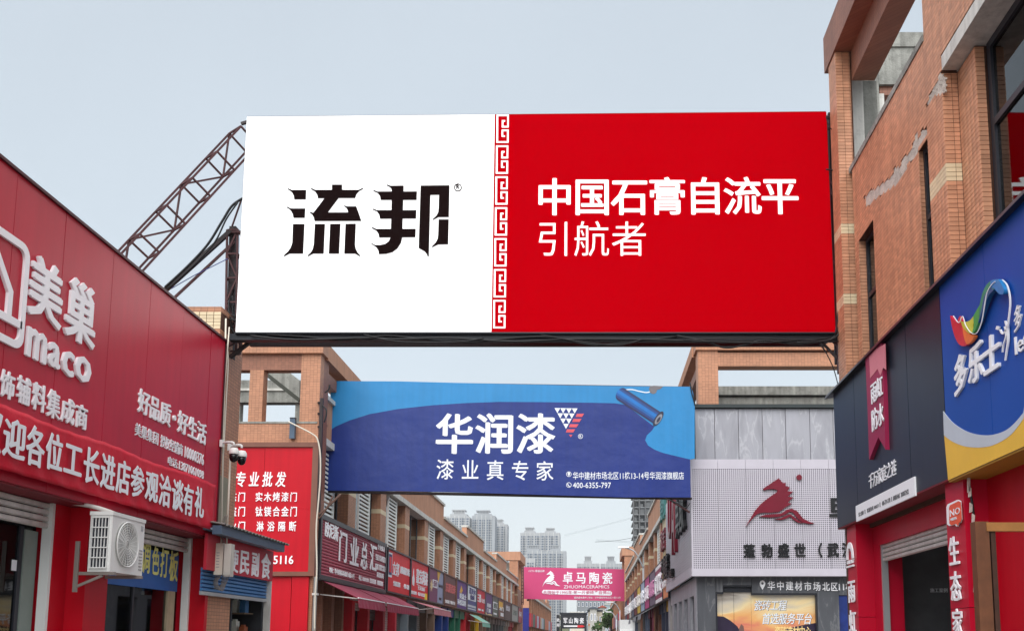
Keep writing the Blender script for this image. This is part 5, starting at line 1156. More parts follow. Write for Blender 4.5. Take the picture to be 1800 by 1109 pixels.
mk('underside', B().box(xq[0]+.003, 12, YP+.2, Y3+.1, ZPB, ZPB+.03), PLAINP, ps)
YPE = onX(1171, 1000, XPF).y
ns = 34
for k in range(ns):
    z = ZPB + .25 + (ZPU-ZPB-.3)*k/ns; mk('rib', B().box(XPF-.0, XPF+.03, YP+.03, YPE, z, z+(ZPU-ZPB-.3)/ns*.62), PLAINP, ps)
mk('return_face', B().box(XPF+.012, XPF+.05, YP+.03, YPE, ZPB, ZPT), PLAINP, ps)
mk('return_lip', B().box(XPF-.01, XPF+.011, YP+.03, YPE, ZPB, ZPB+.24), PLAINP, ps)
MAR = M('maroon_acrylic', (112, 8, 36), .35)
def h6(x, y): return (1180 + x*.2787, 800 + y*.2787)
_hz = ((190,975),(250,870),(330,730),(420,620),(490,560),(560,505),(640,452),(690,420),(704,400),(700,385),(670,372),(640,365),(560,368),(490,388),(466,368),(490,345),(560,300),(640,245),(725,190),(760,235),(790,266),(842,266),(832,315),(870,328),(908,335),(862,400),(958,405),(872,488),(962,500),(866,585),(934,600),(880,635),(820,668),(770,710),(720,738),(600,746),(480,746),(420,756),(370,775),(320,820),(260,885))
HORSE = [[((1290 + x*.1082 - 1180)/.2787, (820 + y*.1082 - 800)/.2787) for x, y in _hz],
         [(552,388),(590,376),(640,372),(690,368),(730,342),(758,336),(790,352),(830,400),(865,418),(900,430),(870,433),(825,424),(795,400),(765,362),(745,356),(715,375),(680,388),(620,392)],
         [(650,404),(690,396),(720,380),(748,370),(775,392),(800,412),(828,428),(800,426),(770,408),(748,386),(720,400),(690,408)]]
for lp in HORSE: shape([[h6(*p) for p in lp]], ps, 'F', YP, MAR, .06, name='horse_emblem')
c_ = onY(*h6(805, 140), YP); mk('round_emblem', B().lathe((c_.x, YP-.05, c_.z), [(.085, 0), (.085, .05)], 'y', 20), MAR, ps)
for i, ch in enumerate('蓬勃盛世（武汉）'):
    u0 = (1307, 1338, 1367, 1396, 1425, 1454, 1480, 1510)[i]
    tF(ch, u0, u0+20, 956-.4*i, 979-.2*i, YP, ps, LETB, bold=.03, depth=.05)
a = onY(1460, 880, YP); text('EMONA', ps, 'F', YP, a.x, a.x+2.6, onY(1460, 900, YP).z, onY(1460, 875, YP).z, LETB, .06, .03)
mk('underline', B().box(onY(1458, 905, YP).x, onY(1458, 905, YP).x+2.7, YP-.05, YP, onY(1460, 908, YP).z, onY(1460, 903, YP).z), LETB, ps)
# letters on the street return
for s_, u0, u1, v0, v1, m_ in (('蓬勃', 1181, 1209, 884, 930, LETB), ('瓷砖', 1190, 1200, 940, 952, MAR)):
    pass
ps2 = thing('projecting_letters', 'black and maroon raised letters seen edge-on along the street side of the perforated sign', 'sign', (XPF, 32, 6))
for s_, y0, y1, z0, z1, m_ in (('欧', 29.9, 31.3, 5.0, 6.3, LETB), ('典', 31.5, 32.9, 5.0, 6.3, LETB), ('A', 33.2, 34.6, 4.6, 7.3, MAR), ('陶瓷', 36.6, 38.6, 4.0, 4.9, LETB), ('U', 35.0, 36.2, 5.3, 6.9, MAR), ('地址', 34.6, 35.9, 3.85, 4.15, LETB)):
    text(s_, ps2, 'R', XPF, y1, y0, z0, z1, m_, .12, .02)
# marble ground floor with faintly emissive window poster
gf = thing('marble_shopfront', 'dark grey marble shopfront with white address lettering under the perforated sign', 'shopfront', (8, Y3, 0))
YG = Y3 + .05
zg = lambda v: onY(1350, v, YG).z
xg = lambda u: onY(u, 1060, YG).x
hx0, hx1, hx2, hx3 = xg(1258), xg(1271), xg(1322), xg(1437)
cells = [(XRB, hx0), (hx0, hx1), (hx1, hx2), (hx2, hx3), (hx3, xg(1475)), (xg(1475), xg(1475)+1.9), (xg(1475)+1.9, 12)]
tops = [0, zg(1040), zg(1028), zg(1042), 0, zg(1045), 0]
for (a, c), tz in zip(cells, tops): mk('panel', B().box(a+.004, c-.004, YG, YG+.1, tz, ZPB+.05), MBD, gf)
mk('reveal', B().box(hx0, hx3+.02, YG+.1, YG+.2, zg(1040), zg(1024)+.05).box(hx3, hx3+.05, YG+.1, YG+.25, 0, zg(1040)), DKFR, gf)
mk('frame', B().box(hx0, hx0+.05, YG+.02, YG+.24, 0, zg(1040)).box(hx1-.03, hx1+.02, YG+.021, YG+.24, zg(1040)-.05, zg(1028)).box(hx0+.05, hx1-.03, YG+.021, YG+.24, zg(1040)-.05, zg(1040)).box(hx1+.02, hx2, YG+.021, YG+.24, zg(1028)-.05, zg(1028)).box(hx2, hx3, YG+.021, YG+.24, zg(1042)-.05, zg(1042)).box(hx3-.04, hx3, YG+.02, YG+.238, 0, zg(1042)-.05), DKFR, gf)
for (a, c), k in zip(((XRB+.01, 29.1),), (0,)): pass
# street-side piers and doorways of the corner shop
for i in range(6):
    y0 = 29.15 + i*2.0; mk('street_pier', B().box(XRB-.02, XRB+.1, y0, y0+.7, 0, ZPB+.02), MBL, gf)
    mk('door_frame', B().box(XRB+.12, XRB+.16, y0+.7, y0+.76, 0, 2.95), DKFR, gf)
    mk('door_pane', B().box(XRB+.14, XRB+.146, y0+.76, y0+1.99, 0, 2.95), GLASSD, gf)
mk('street_lintel', B().box(XRB-.018, XRB+.1, 29.85, YPE, 2.95, ZPB+.02), MBL, gf)
mk('interior', B().box(XRB+.3, XRB+.35, 29.4, 41, 0, 3.3), INNERD, gf)
zA = (onY(1340, 1040, YG).z, onY(1340, 1018, YG).z)
for i, ch in enumerate('华中建材市场北区11栋'):
    pass
for s_, u0, u1 in (('华', 1349, 1362), ('中', 1365, 1378), ('建', 1381, 1394), ('材', 1397, 1410), ('市', 1413, 1426), ('场', 1429, 1442), ('北', 1445, 1458), ('区', 1460, 1472)):
    tF(s_, u0, u1, 1020.5+(u0-1349)*.02, 1036+(u0-1349)*.02, YG, gf, LETT, bold=.016, depth=.04)
tF('11栋', 1474, 1500, 1023, 1038, YG, gf, LETT, bold=.016, depth=.04, f=text)
pc = [(1340, 1036), (1335.5, 1028), (1335, 1024), (1337, 1020.5), (1340, 1019), (1343, 1020.5), (1345, 1024), (1344.5, 1028)]
shape([pc, [(1340+2.2*cos(2*pi*i/12), 1025+2.2*sin(2*pi*i/12)) for i in range(12)]], gf, 'F', YG, LETT, .04, name='map_pin')
# sunset poster
def sunset():
    m = bpy.data.materials.new('sunset_print'); m.use_nodes = True; N = m.node_tree.nodes; L = m.node_tree.links; p = N['Principled BSDF']; p.inputs['Roughness'].default_value = .35
    tcn = N.new('ShaderNodeTexCoord'); mp = N.new('ShaderNodeMapping'); mp.inputs['Scale'].default_value = (.5, 1, 1.3); n = N.new('ShaderNodeTexNoise'); n.inputs['Scale'].default_value = 1.1; n.inputs['Detail'].default_value = 6; n.inputs['Distortion'].default_value = .8
    s_ = N.new('ShaderNodeSeparateXYZ'); L.new(tcn.outputs['Object'], mp.inputs[0]); L.new(mp.outputs[0], n.inputs['Vector']); L.new(tcn.outputs['Object'], s_.inputs[0])
    a = N.new('ShaderNodeMapRange'); a.inputs['From Min'].default_value = -.2; a.inputs['From Max'].default_value = 1.6; a.inputs['To Min'].default_value = -.28; a.inputs['To Max'].default_value = .34; L.new(s_.outputs[2], a.inputs[0])
    ad = N.new('ShaderNodeMath'); L.new(n.outputs[0], ad.inputs[0]); L.new(a.outputs[0], ad.inputs[1])
    r = N.new('ShaderNodeValToRGB'); L.new(ad.outputs[0], r.inputs[0]); E_ = r.color_ramp.elements
    E_[0].position = .18; E_[0].color = lin((120, 60, 90)); E_[1].position = .95; E_[1].color = lin((110, 100, 96))
    for q, c in ((.32, (206, 116, 98)), (.45, (222, 166, 104)), (.6, (228, 206, 158)), (.75, (190, 182, 170))): e = E_.new(q); e.color = lin(c)
    L.new(r.outputs[0], p.inputs['Base Color']); L.new(r.outputs[0], p.inputs['Emission Color']); p.inputs['Emission Strength'].default_value = .05; return m  # print colours also feed a faint emission
pz = thing('window_poster', 'large sunset window poster with mountains and white slogan on the dark marble shopfront', 'poster', ((hx0+hx3)/2, YG+.16, 1.6))
SUN = sunset(); MTN = M('mountain_print', (46, 36, 60), .4, var=.2)
for a, c, tz in ((hx0+.052, hx1-.008, zg(1040)-.052), (hx1, hx2-.53, zg(1028)-.052), (hx2-.52, hx2-.004, zg(1028)-.052), (hx2+.002, hx3-.042, zg(1042)-.052)):
    mk('print_sheet', B().box(a, c, YG+.16, YG+.18, .3, tz), SUN, pz)
shape([[(1261, 1082), (1272, 1083), (1284, 1090), (1296, 1100), (1306, 1118), (1310, 1180), (1261, 1180)]], pz, 'F', YG+.158, MTN, .003, name='mountain_print')
shape([[(1300, 1180), (1322, 1112), (1340, 1118), (1370, 1108), (1400, 1100), (1434, 1094), (1434, 1180)]], pz, 'F', YG+.158, MTN, .003, name='mountain_print')
shape([[(1300, 1120), (1299, 1104), (1303, 1096), (1307, 1100), (1309, 1115), (1309, 1140), (1300, 1140)]], pz, 'F', YG+.154, M('figure_print', (120, 90, 84), .5), .003, name='figure_print')
tF('瓷砖工程', 1324.6, 1381.6, 1054.4, 1072.4, YG+.159, pz, MTN, bold=.03, depth=.002, shear=.06)
tF('首选服务平台', 1338.6, 1426.6, 1077.4, 1096.4, YG+.159, pz, MTN, bold=.03, depth=.002, shear=.06)
tF('瓷砖工程', 1324, 1381, 1054, 1072, YG+.156, pz, PRINTW, bold=.014, depth=.004, shear=.06)
tF('首选服务平台', 1338, 1426, 1077, 1096, YG+.156, pz, PRINTW, bold=.014, depth=.004, shear=.06)
tF('瓷砖选材中心', 1362, 1426, 1100, 1118, YG+.156, pz, M('gold_letter', (250, 220, 150), .5), bold=.02, depth=.004)
mk('side_poster', B().box(xg(1475), xg(1475)+1.88, YG+.06, YG+.09, 0, zg(1046)), M('navy_poster', (30, 50, 120), .4, var=.3), pz)
# the street side beyond the perforated corner
terr_y = YPE + .1
terrace('R', 3.3, terr_y+3.2, 11, BAY, r2, detail=2, hi=lambda i: i in (0, 1, 2, 5, 6), louv=lambda i: i in (0, 1, 4), par=(8.1, 8.8))
frontage('R', 3.3, terr_y, 12, BAY, r2, [(222, 170, 40), (60, 64, 84), None, (130, 60, 80), (90, 100, 120), None, (120, 112, 104), (60, 70, 90)])
mk('wall', B().box(3.3, 3.6, terr_y, terr_y+3.2, 3.3, 8.8), FARBR, r2)
rt = thing('beige_sign_panel', 'tall beige panel with teal and red raised letters beyond the perforated sign', 'signboard', (3.1, terr_y+1.5, 5))
mk('panel', B().box(3.08, 3.25, terr_y, terr_y+3.0, 5.2, 8.9), M('beige_panel', (222, 206, 168), .6, streak=.15), rt); mk('panel', B().box(3.06, 3.24, terr_y, terr_y+3.0, 4.2, 5.19), M('sand_panel', (206, 180, 130), .6, streak=.15), rt)
for s_, z0, z1, m_ in (('建材', 6.6, 7.9, M('teal_letter', (70, 130, 130), .5)), ('家居', 5.3, 6.2, MAR), ('木门', 4.4, 5.0, LETB)): text(s_, rt, 'R', 3.06, terr_y+2.8, terr_y+.3, z0, z1, m_, .1, .02)
rcol = [((240, 150, 100), 'orange signboard below the beige panel, first beyond the perforated sign'), ((150, 60, 90), 'crimson striped signboard on the right terrace'), ((112, 98, 118), 'mauve grey signboard with pink flower lettering on the right terrace'), ((190, 70, 130), 'magenta signboard on the right terrace'),
        ((170, 190, 215), 'pale blue signboard on the right terrace'), ((226, 190, 80), 'small yellow signboard on the right terrace'), ((120, 60, 60), 'brown red signboard farther down the right terrace'), ((90, 100, 120), 'slate blue signboard farther down the right terrace'), ((180, 170, 160), 'faded grey signboard farther down the right terrace'), ((160, 50, 60), 'dull red signboard farther down the right terrace'), ((70, 80, 110), 'dark blue signboard at the far end of the right terrace')]
words = ['陶瓷', '门窗', '玫瑰墙纸', '吊顶', '卫浴', '灯饰', '地板', '瓷砖', '木门', '橱柜', '油漆']
for i, (c_, lab) in enumerate(rcol):
    y0 = terr_y + (0 if i == 0 else 3.2 + (i-1)*4.7); y1 = y0 + (3.0 if i == 0 else 4.6)
    t = thing('shop_signboard', lab, 'signboard', (3.1, y0, 3.4), 'signboards along the right terrace'); z0, z1 = 3.3, (4.15 if i == 0 else 5.05)
    fm = M('rboard_%d' % i, c_, .5, var=.1)
    if i == 1:
        for k in range(9): mk('slat', B().box(3.06, 3.2, y0+.05, y1-.05, z0+.19*k, z0+.19*k+.17), fm if k % 2 else LETT, t)
    else: mk('face', B().box(3.08, 3.2, y0+.05, y1-.05, z0+.04, z1-.04), fm, t)
    mk('frame', B().box(3.05, 3.22, y0, y1, z1-.04, z1).box(3.05, 3.22, y0, y1, z0-.04, z0).box(3.051, 3.22, y0, y0+.05, z0, z1-.04).box(3.051, 3.22, y1-.05, y1, z0, z1-.04), DKFR, t)
    text(words[i], t, 'R', 3.05, y1-.5, y0+.5, z0+.45, z0+(.75 if i == 0 else 1.2), LETT if i != 2 else M('pink_letter', (220, 150, 190), .5), .06, .02)
for i, y in enumerate((terr_y+8.5, terr_y+14, terr_y+21)):
    t = thing('awning', ['grey ragged awning beyond the mauve signboard', 'pale awning farther along the right terrace', 'dark awning far along the right terrace'][i], 'awning', (2.8, y, 2.8))
    m = mk('canopy', B().add([(3.2, y, 3.3), (3.2, y+3, 3.3), (2.4, y+3, 2.85), (2.4, y, 2.85)], [(0,1,2,3)]), M('grey_awning', (140, 140, 146), .8, dirt=.3), t); q = m.modifiers.new('thick', 'SOLIDIFY'); q.thickness = .015
    m = mk('valance', B().add([(2.4, y, 2.85), (2.4, y+3, 2.85), (2.38, y+3, 2.6), (2.38, y, 2.6)], [(0,1,2,3)]), M('grey_awning', (140, 140, 146)), t); q = m.modifiers.new('thick', 'SOLIDIFY'); q.thickness = .01

# ------------------------------------------------------------------ blue banner across the street
YBB = 28.3
bbn = thing('blue_banner', 'two-tone blue vinyl banner with white characters and a paint roller, hung across the street', 'banner', (-2.4, YBB, 5.8))
Q = [(583, 670), (700, 670.5), (835, 674), (1000, 677.5), (1100, 679), (1214, 680), (1218, 690), (1221, 712), (1221, 806), (1213, 807), (1214, 874), (1100, 874), (900, 868), (700, 863), (569, 862), (570, 800), (575, 745), (581, 700)]
NB_ = M('banner_navy', (24, 48, 124), .42, spec=.4, streak=.08, var=.08, vs=.5, bump=.5, bs=.75, bd=.09); SB_ = M('banner_sky_blue', (36, 132, 192), .42, spec=.4, streak=.06, var=.06, vs=.5, bump=.4, bs=.75, bd=.07)
DKW = [(570, 765), (590, 750), (615, 739), (650, 728), (700, 719), (760, 712.5), (820, 708.5), (880, 706.5), (960, 707), (1040, 708), (1081, 709)]
navy = DKW + [(1100, 712), (1150, 750), (1146, 757), (1137, 765), (1134, 774), (1139, 783), (1150, 790), (1165, 796), (1190, 802), (1213, 807.5), (1214, 874), (1100, 874), (1000, 871), (900, 868), (800, 865), (700, 863), (569, 862), (570, 800)]
light = [(583, 670), (700, 670.5), (835, 674), (1000, 677.5), (1100, 679), (1214, 680), (1218, 690), (1221, 712), (1221, 806), (1213, 807.5)] + navy[navy.index((1190, 802)):navy.index((1081, 709)):-1][::1] + DKW[::-1] + [(575, 745), (581, 700)]
shape([navy], bbn, 'F', YBB, NB_, .03, name='navy_field'); shape([light], bbn, 'F', YBB, SB_, .03, name='sky_blue_field')
mk('top_bar', B().tube([onY(583, 671, YBB+.08), onY(1216, 681, YBB+.08)], .03, 8), STEELK, bbn)
mk('bottom_bar', B().tube([onY(570, 863.5, YBB+.05), onY(1214, 876, YBB+.05)], .045, 8), STEELK, bbn)
for s_, u0, u1 in (('华', 766, 832), ('润', 836, 904), ('漆', 908, 976)): tF(s_, u0, u1, 727, 796, YBB-.031, bbn, PRINTW, bold=.027, depth=.006)
for s_, u0 in (('漆', 767), ('业', 811), ('真', 855), ('专', 899), ('家', 942)): tF(s_, u0, u0+31, 807+.02*(u0-767), 842+.01*(u0-767), YBB-.031, bbn, PRINTW, bold=.006, depth=.006)
tF('华中建材市场北区11栋13-14号华润漆旗舰店', 1007, 1202, 829, 842.5, YBB-.031, bbn, PRINTW, bold=.006, depth=.005, f=text)
tF('400-6355-797', 1007, 1074, 847.5, 857.5, YBB-.031, bbn, PRINTW, bold=.006, depth=.005, f=text)
for cy in (833, 852):
    shape([[(1000+4.6*cos(2*pi*i/20), cy+4.6*sin(2*pi*i/20)) for i in range(20)], [(1000+3.8*cos(2*pi*i/20), cy+3.8*sin(2*pi*i/20)) for i in range(20)]], bbn, 'F', YBB-.031, PRINTW, .005, name='icon')
shape([[(1000, 837), (997.6, 832.5), (998.5, 830), (1000, 829.5), (1001.5, 830), (1002.4, 832.5)]], bbn, 'F', YBB-.031, PRINTW, .005, name='icon')
shape([stroke([(998, 849.5), (998.4, 852), (1000, 854), (1002.2, 854.6)], 1.4, 1.4)], bbn, 'F', YBB-.031, PRINTW, .005, name='icon')
def c6(x, y): return (880 + x*.234375, 640 + y*.234375)
A_, B_c, C_c = (404, 328), (577, 331), (490, 485)
def tri(i, j, n=4):
    f = lambda a, c: (A_[0]+(B_c[0]-A_[0])*a/n+(C_c[0]-A_[0])*c/n, A_[1]+(B_c[1]-A_[1])*a/n+(C_c[1]-A_[1])*c/n); return f
for j in range(4):
    for i in range(4-j):
        f = tri(0, 0); pts = [f(i, j), f(i+1, j), f(i, j+1)]; m_ = (sum(p[0] for p in pts)/3, sum(p[1] for p in pts)/3)
        pts = [(m_[0]+(p[0]-m_[0])*.98, m_[1]+(p[1]-m_[1])*.98) for p in pts]
        shape([[c6(*p) for p in pts]], bbn, 'F', YBB-.031, PRINTW, .006, name='triangle_print')
RS = M('salmon_print', (214, 84, 96), .5)
for k, (x0_, x1_, y_, sk) in enumerate(((572, 626, 371, 12), (545, 607, 409, 14), (520, 585, 449, 14), (498, 560, 487, 14), (512, 538, 528, 12))):
    if k < 4: pl_ = [(x0_, y_), (x1_, y_), (x1_-16, y_+24), (x0_-14+(6 if k else 4), y_+24)]
    else: pl_ = [(x0_, y_), (x1_, y_), (527, 546)]
    shape([[c6(*p) for p in pl_]], bbn, 'F', YBB-.031, RS, .006, name='stripe_print')
cc_ = c6(599, 540)
shape([[(cc_[0]+4.3*cos(2*pi*i/20), cc_[1]+4.3*sin(2*pi*i/20)) for i in range(20)], [(cc_[0]+3.6*cos(2*pi*i/20), cc_[1]+3.6*sin(2*pi*i/20)) for i in range(20)]], bbn, 'F', YBB-.031, PRINTW, .005, name='registered_mark')
tF('R', cc_[0]-1.8, cc_[0]+2, cc_[1]-2.6, cc_[1]+2.6, YBB-.031, bbn, PRINTW, bold=.01, depth=.005, f=text)
# printed roller: layered print bands
ax_, bx2 = (905, 225), (1180, 405)
for k, (o0, o1, colr) in enumerate(((-50, -34, (44, 54, 96)), (-35, -18, (40, 74, 136)), (-19, 8, (24, 112, 190)), (7, 24, (26, 92, 164)), (23, 40, (34, 62, 124)), (39, 52, (38, 40, 84)))):
    dx, dy = bx2[0]-ax_[0], bx2[1]-ax_[1]; l = math.hypot(dx, dy); nx, ny_ = -dy/l, dx/l
    q_ = lambda t, o: (ax_[0]+dx*t+nx*o, ax_[1]+dy*t+ny_*o)
    e0 = lambda o: -math.sqrt(max(0, 1-(o/52)**2))*.11
    pts = [q_(e0(o0+(o1-o0)*i/4), o0+(o1-o0)*i/4) for i in range(5)] + [q_(1+.02, o1), q_(1+.02, o0)]
    shape([[c6(*p) for p in pts]], bbn, 'F', YBB-.034, M('roller_%d' % k, colr, .45), .004, name='roller_print')
el = lambda cx, cy, a, b_, th_, n=24: [(cx+a*cos(2*pi*i/n)*cos(th_)-b_*sin(2*pi*i/n)*sin(th_), cy+a*cos(2*pi*i/n)*sin(th_)+b_*sin(2*pi*i/n)*cos(th_)) for i in range(n)]
thr = math.atan2(180, 275)
shape([[c6(*p) for p in el(1182, 408, 24, 64, thr)]], bbn, 'F', YBB-.039, M('roller_rim', (40, 44, 66), .5), .004, name='roller_end_print')
shape([[c6(*p) for p in el(1184, 412, 18, 44, thr)]], bbn, 'F', YBB-.044, M('roller_grey', (130, 132, 142), .5), .004, name='roller_end_print')
shape([[c6(*p) for p in el(1185, 415, 9, 24, thr)]], bbn, 'F', YBB-.049, M('roller_rim', (40, 44, 66), .5), .004, name='roller_end_print')
shape([stroke([c6(*p) for p in smooth_line([(930, 192), (985, 190), (1040, 203), (1090, 212), (1125, 206)], 5)], 1.6, 1.6)], bbn, 'F', YBB-.031, PRINTW, .005, name='roller_wire_print')
shape([[c6(*p) for p in [(1112, 185), (1120, 166), (1150, 161), (1222, 165), (1195, 188), (1175, 190), (1165, 215), (1145, 224), (1122, 214)]]], bbn, 'F', YBB-.031, M('handle_grey', (112, 108, 112), .5), .005, name='handle_print')
bk = thing('banner_bracket', 'rusty pipe bracket and cables tying the blue banner to the right corner', 'bracket', tuple(onY(1200, 880, YBB)))
mk('arm', B().bar(onY(1160, 874, YBB+.1), onY(1216, 876, YBB+.2), .06), STEELK, bk); mk('brace', B().bar(onY(1178, 878, YBB+.1), onY(1212, 900, YBB+.3), .05), STEEL, bk)
cable('cable', [onY(u, v, YBB-.05) for u, v in ((1170, 876), (1190, 884), (1205, 892), (1213, 884))], .02, BLACK, bk); cable('cable', [onY(u, v, YBB-.05) for u, v in ((1213, 672), (1216, 690), (1222, 712))], .02, BLACK, bk)
lk = thing('banner_bracket', 'dark steel frame and cables holding the left edge of the blue banner', 'bracket', tuple(onY(568, 760, YBB)))
mk('post', B().bar(onY(566, 700, Y2-.15), onY(560, 900, Y2-.15), .08), STEELK, lk)
for v in (708, 727, 750): mk('arm', B().bar(onY(560, v, Y2-.1), onY(578, v-2, YBB), .06), STEELK, lk)
for k, pts in enumerate([[(571, 690), (577, 685), (580, 676)], [(566, 712), (574, 722), (570, 742)], [(560, 905), (575, 892), (590, 878), (600, 868)], [(556, 915), (570, 900), (585, 872)], [(568, 880), (580, 884), (598, 868)]]):
    cable('cable', [onY(u, v, Y2-.2) for u, v in pts], .022, BLACK if k < 2 else M('brown_cable', (96, 70, 60), .6), lk)

# ------------------------------------------------------------------ far end: pink banner, black gate sign
YPK = 100
pk = thing('pink_banner', 'pink tile-company banner with horse emblem hung across the far street', 'banner', tuple(onY(1010, 1025, YPK)))
shape([[(921, 996), (1099, 1000), (1099, 1056), (921, 1052)]], pk, 'F', YPK, M('pink_vinyl', (200, 66, 116), .6, var=.05, vs=.2), .05, name='sheet')
def h2(x, y): u, v = h6(x, y); return (953 + (u-1310.4)*.262, 1031 - (925.4-v)*.335)
for lp in HORSE: shape([[h2(*p) for p in lp]], pk, 'F', YPK-.06, PRINTW, .02, name='horse_print')
for i, ch in enumerate('卓马陶瓷'): tF(ch, 989+i*23.2, 1007+i*23.2, 1004.5+.3*i, 1024.5+.3*i, YPK-.051, pk, PRINTW, bold=.02, depth=.02)
tF('ZHUOMACERAMICS', 991, 1071, 1028, 1033.5, YPK-.051, pk, PRINTW, bold=.0, depth=.02, f=text)
shape([[(955, 1036), (1073, 1038), (1076, 1041), (1075, 1045), (1072, 1046), (955, 1043.5), (952.5, 1040)]], pk, 'F', YPK-.051, PRINTW, .02, name='pill_print')
tF('品牌始于1995年·每一片瓷砖产自佛山', 955, 1073, 1037.5, 1043.8, YPK-.075, pk, M('pink_vinyl_ink', (190, 60, 110), .6), bold=.006, depth=.01, f=text)
tF('蓬勃盛世建材 | 地址：华中建材市场北区11栋1-2号', 1009, 1091, 1048, 1052, YPK-.051, pk, PRINTW, bold=.0, depth=.02, f=text)
tF('CCTV 展播品牌', 929, 957, 1001, 1005, YPK-.051, pk, PRINTW, bold=.0, depth=.02, f=text)
for u, lab in ((918.5, 'rust coloured ladder post at the left edge of the pink banner'), (1103, 'rust coloured ladder post at the right edge of the pink banner')):
    t = thing('banner_post', lab, 'post', tuple(onY(u, 1025, YPK))); b = B()
    for du in (-1.6, 1.6): mk('rail', B().bar(onY(u+du, 1062, YPK+.1), onY(u+du, 994, YPK+.1), .08), STEEL, t)
    for k in range(11): mk('rung', B().bar(onY(u-1.6, 998+k*6, YPK+.1), onY(u+1.6, 998+k*6, YPK+.1), .07), STEEL, t)
YBK = 175
bk2 = thing('black_gate_sign', 'black gantry sign with white characters at the far end of the street', 'signboard', tuple(onY(1008, 1092, YBK)))
a, c = onY(985, 1104, YBK), onY(1031, 1079, YBK)
mk('face', B().box(a.x, c.x, YBK, YBK+.3, a.z, c.z), M('black_sheet', (44, 46, 52), .6), bk2); mk('frame', B().box(a.x-.15, c.x+.15, YBK-.1, YBK+.3, c.z+.01, c.z+.3), DKFR, bk2)
for i, ch in enumerate('军山陶瓷'): tF(ch, 990+i*9.6, 997.5+i*9.6, 1085, 1095, YBK, bk2, LETT, bold=.02, depth=.05)
shape([[(991, 1098.5), (1015, 1098.5), (1015, 1101), (991, 1101)]], bk2, 'F', YBK, LETT, .06); shape([[(1015, 1098), (1024, 1098), (1028, 1100), (1024, 1102), (1015, 1102)]], bk2, 'F', YBK, M('red_arrow', (220, 40, 50), .5), .06, name='arrow')
mk('post', B().box(a.x, a.x+.3, YBK+.3, YBK+.6, 0, c.z), DKFR, bk2); mk('post', B().box(c.x-.3, c.x, YBK+.3, YBK+.6, 0, c.z), DKFR, bk2)
sd = thing('black_side_sign', 'narrow black vertical sign with white characters left of the gantry sign', 'signboard', tuple(onY(981, 1092, YBK)))
a, c = onY(978, 1112, YBK-1), onY(984, 1080, YBK-1); mk('face', B().box(a.x, c.x, YBK-1, YBK-.8, a.z, c.z), M('black_sheet', (44, 46, 52)), sd)
for i, ch in enumerate('欧网'): tF(ch, 978.6, 983.4, 1086+9*i, 1092+9*i, YBK-1, sd, LETT, bold=.02, depth=.05)
# end frames of the two terraces (beyond the shops)
def end_frame(side, X, Y, D, ztop, lab):
    t = thing('roof_frame_tower', lab, 'building', (X, Y, 0)); 
    for y in (Y, Y+D-.8):
        for d in (0, 4.5): mk('column', sidebox(side, X, d, d+.9, y, y+.8, 0, ztop-.9), BRK, t)
    mk('top_beam', sidebox(side, X, -.25, 6, Y-.1, Y+.9, ztop-.9, ztop), FARBR, t); mk('top_beam', sidebox(side, X, -.25, .9, Y+.9, Y+D, ztop-.9, ztop), FARBR, t)
    mk('wall', sidebox(side, X, .1, 6, Y+.1, Y+D-.2, 0, 7), BRKD, t); mk('concrete_panel', sidebox(side, X, 1.0, 4.4, Y+1.5, Y+1.8, 7, ztop-1), CONCL, t)
end_frame('L', -7.75, 101.5, 8, 10.8, 'brick roof frame tower closing the left terrace before the pink banner')
end_frame('R', 3.3, 97, 8, 10.9, 'brick roof frame tower closing the right terrace before the pink banner')
for side, X, Y0, lab in (('L', -7.9, 124, 'second left terrace far down the street beyond the pink banner'), ('R', 3.5, 120, 'second right terrace far down the street beyond the pink banner')):
    t = thing('far_terrace', lab, 'building', (X, Y0, 0)); n = 14
    for i in range(n):
        y = Y0 + i*4.7; mk('pier', sidebox(side, X, 0, .4, y+3.8, y+4.7, 0, 7.1), BRK, t)
        f = mk('window', sidebox(side, X, .35, .4, y, y+3.8, 5.1, 7.1), WFRM, t); mk('pane', sidebox(side, X, .32, .34, y+.2, y+3.6, 5.2, 7.0), GLASSD, f)
        c_ = random.choice([(190, 60, 70), (110, 120, 140), (200, 190, 170), (150, 90, 110), (90, 120, 110), (210, 120, 90), (180, 190, 210)])
        mk('sign_face', sidebox(side, X, -.15, .1, y+.05, y+4.65, 3.3, 5.0), M('farsign_%d_%d_%d' % c_, c_, .6), t, label='shop sign board')
        mk('eave', sidebox(side, X, -.1, .4, y+.01, y+4.69, 7.15, 7.4), PLAST, t)
        mk('parapet', sidebox(side, X, 0, .3, y, y+4.7, 7.41, 8.0 + .7*((i//2) % 2)), FARBR, t)
        mk('shop_room', sidebox(side, X, .3, .5, y, y+3.8, 0, 3.3), INNERD, t)
    mk('core', sidebox(side, X, .41, 9, Y0, Y0+n*4.7, 3.3, 8.2), FARBR, t)
bs = thing('blue_end_panel', 'deep blue panel on the end wall of the second left terrace', 'signboard', (-8.5, 123.8, 0)); a, c = onY(918, 1115, 123.8), onY(930, 1068, 123.8)
mk('panel', B().box(-10.5, c.x, 123.6, 123.9, 0, c.z), M('deep_blue', (30, 36, 120), .5), bs); mk('upper_panel', B().box(-10.5, c.x, 123.6, 123.9, c.z+.02, onY(920, 1056, 123.8).z), FARBR, bs)
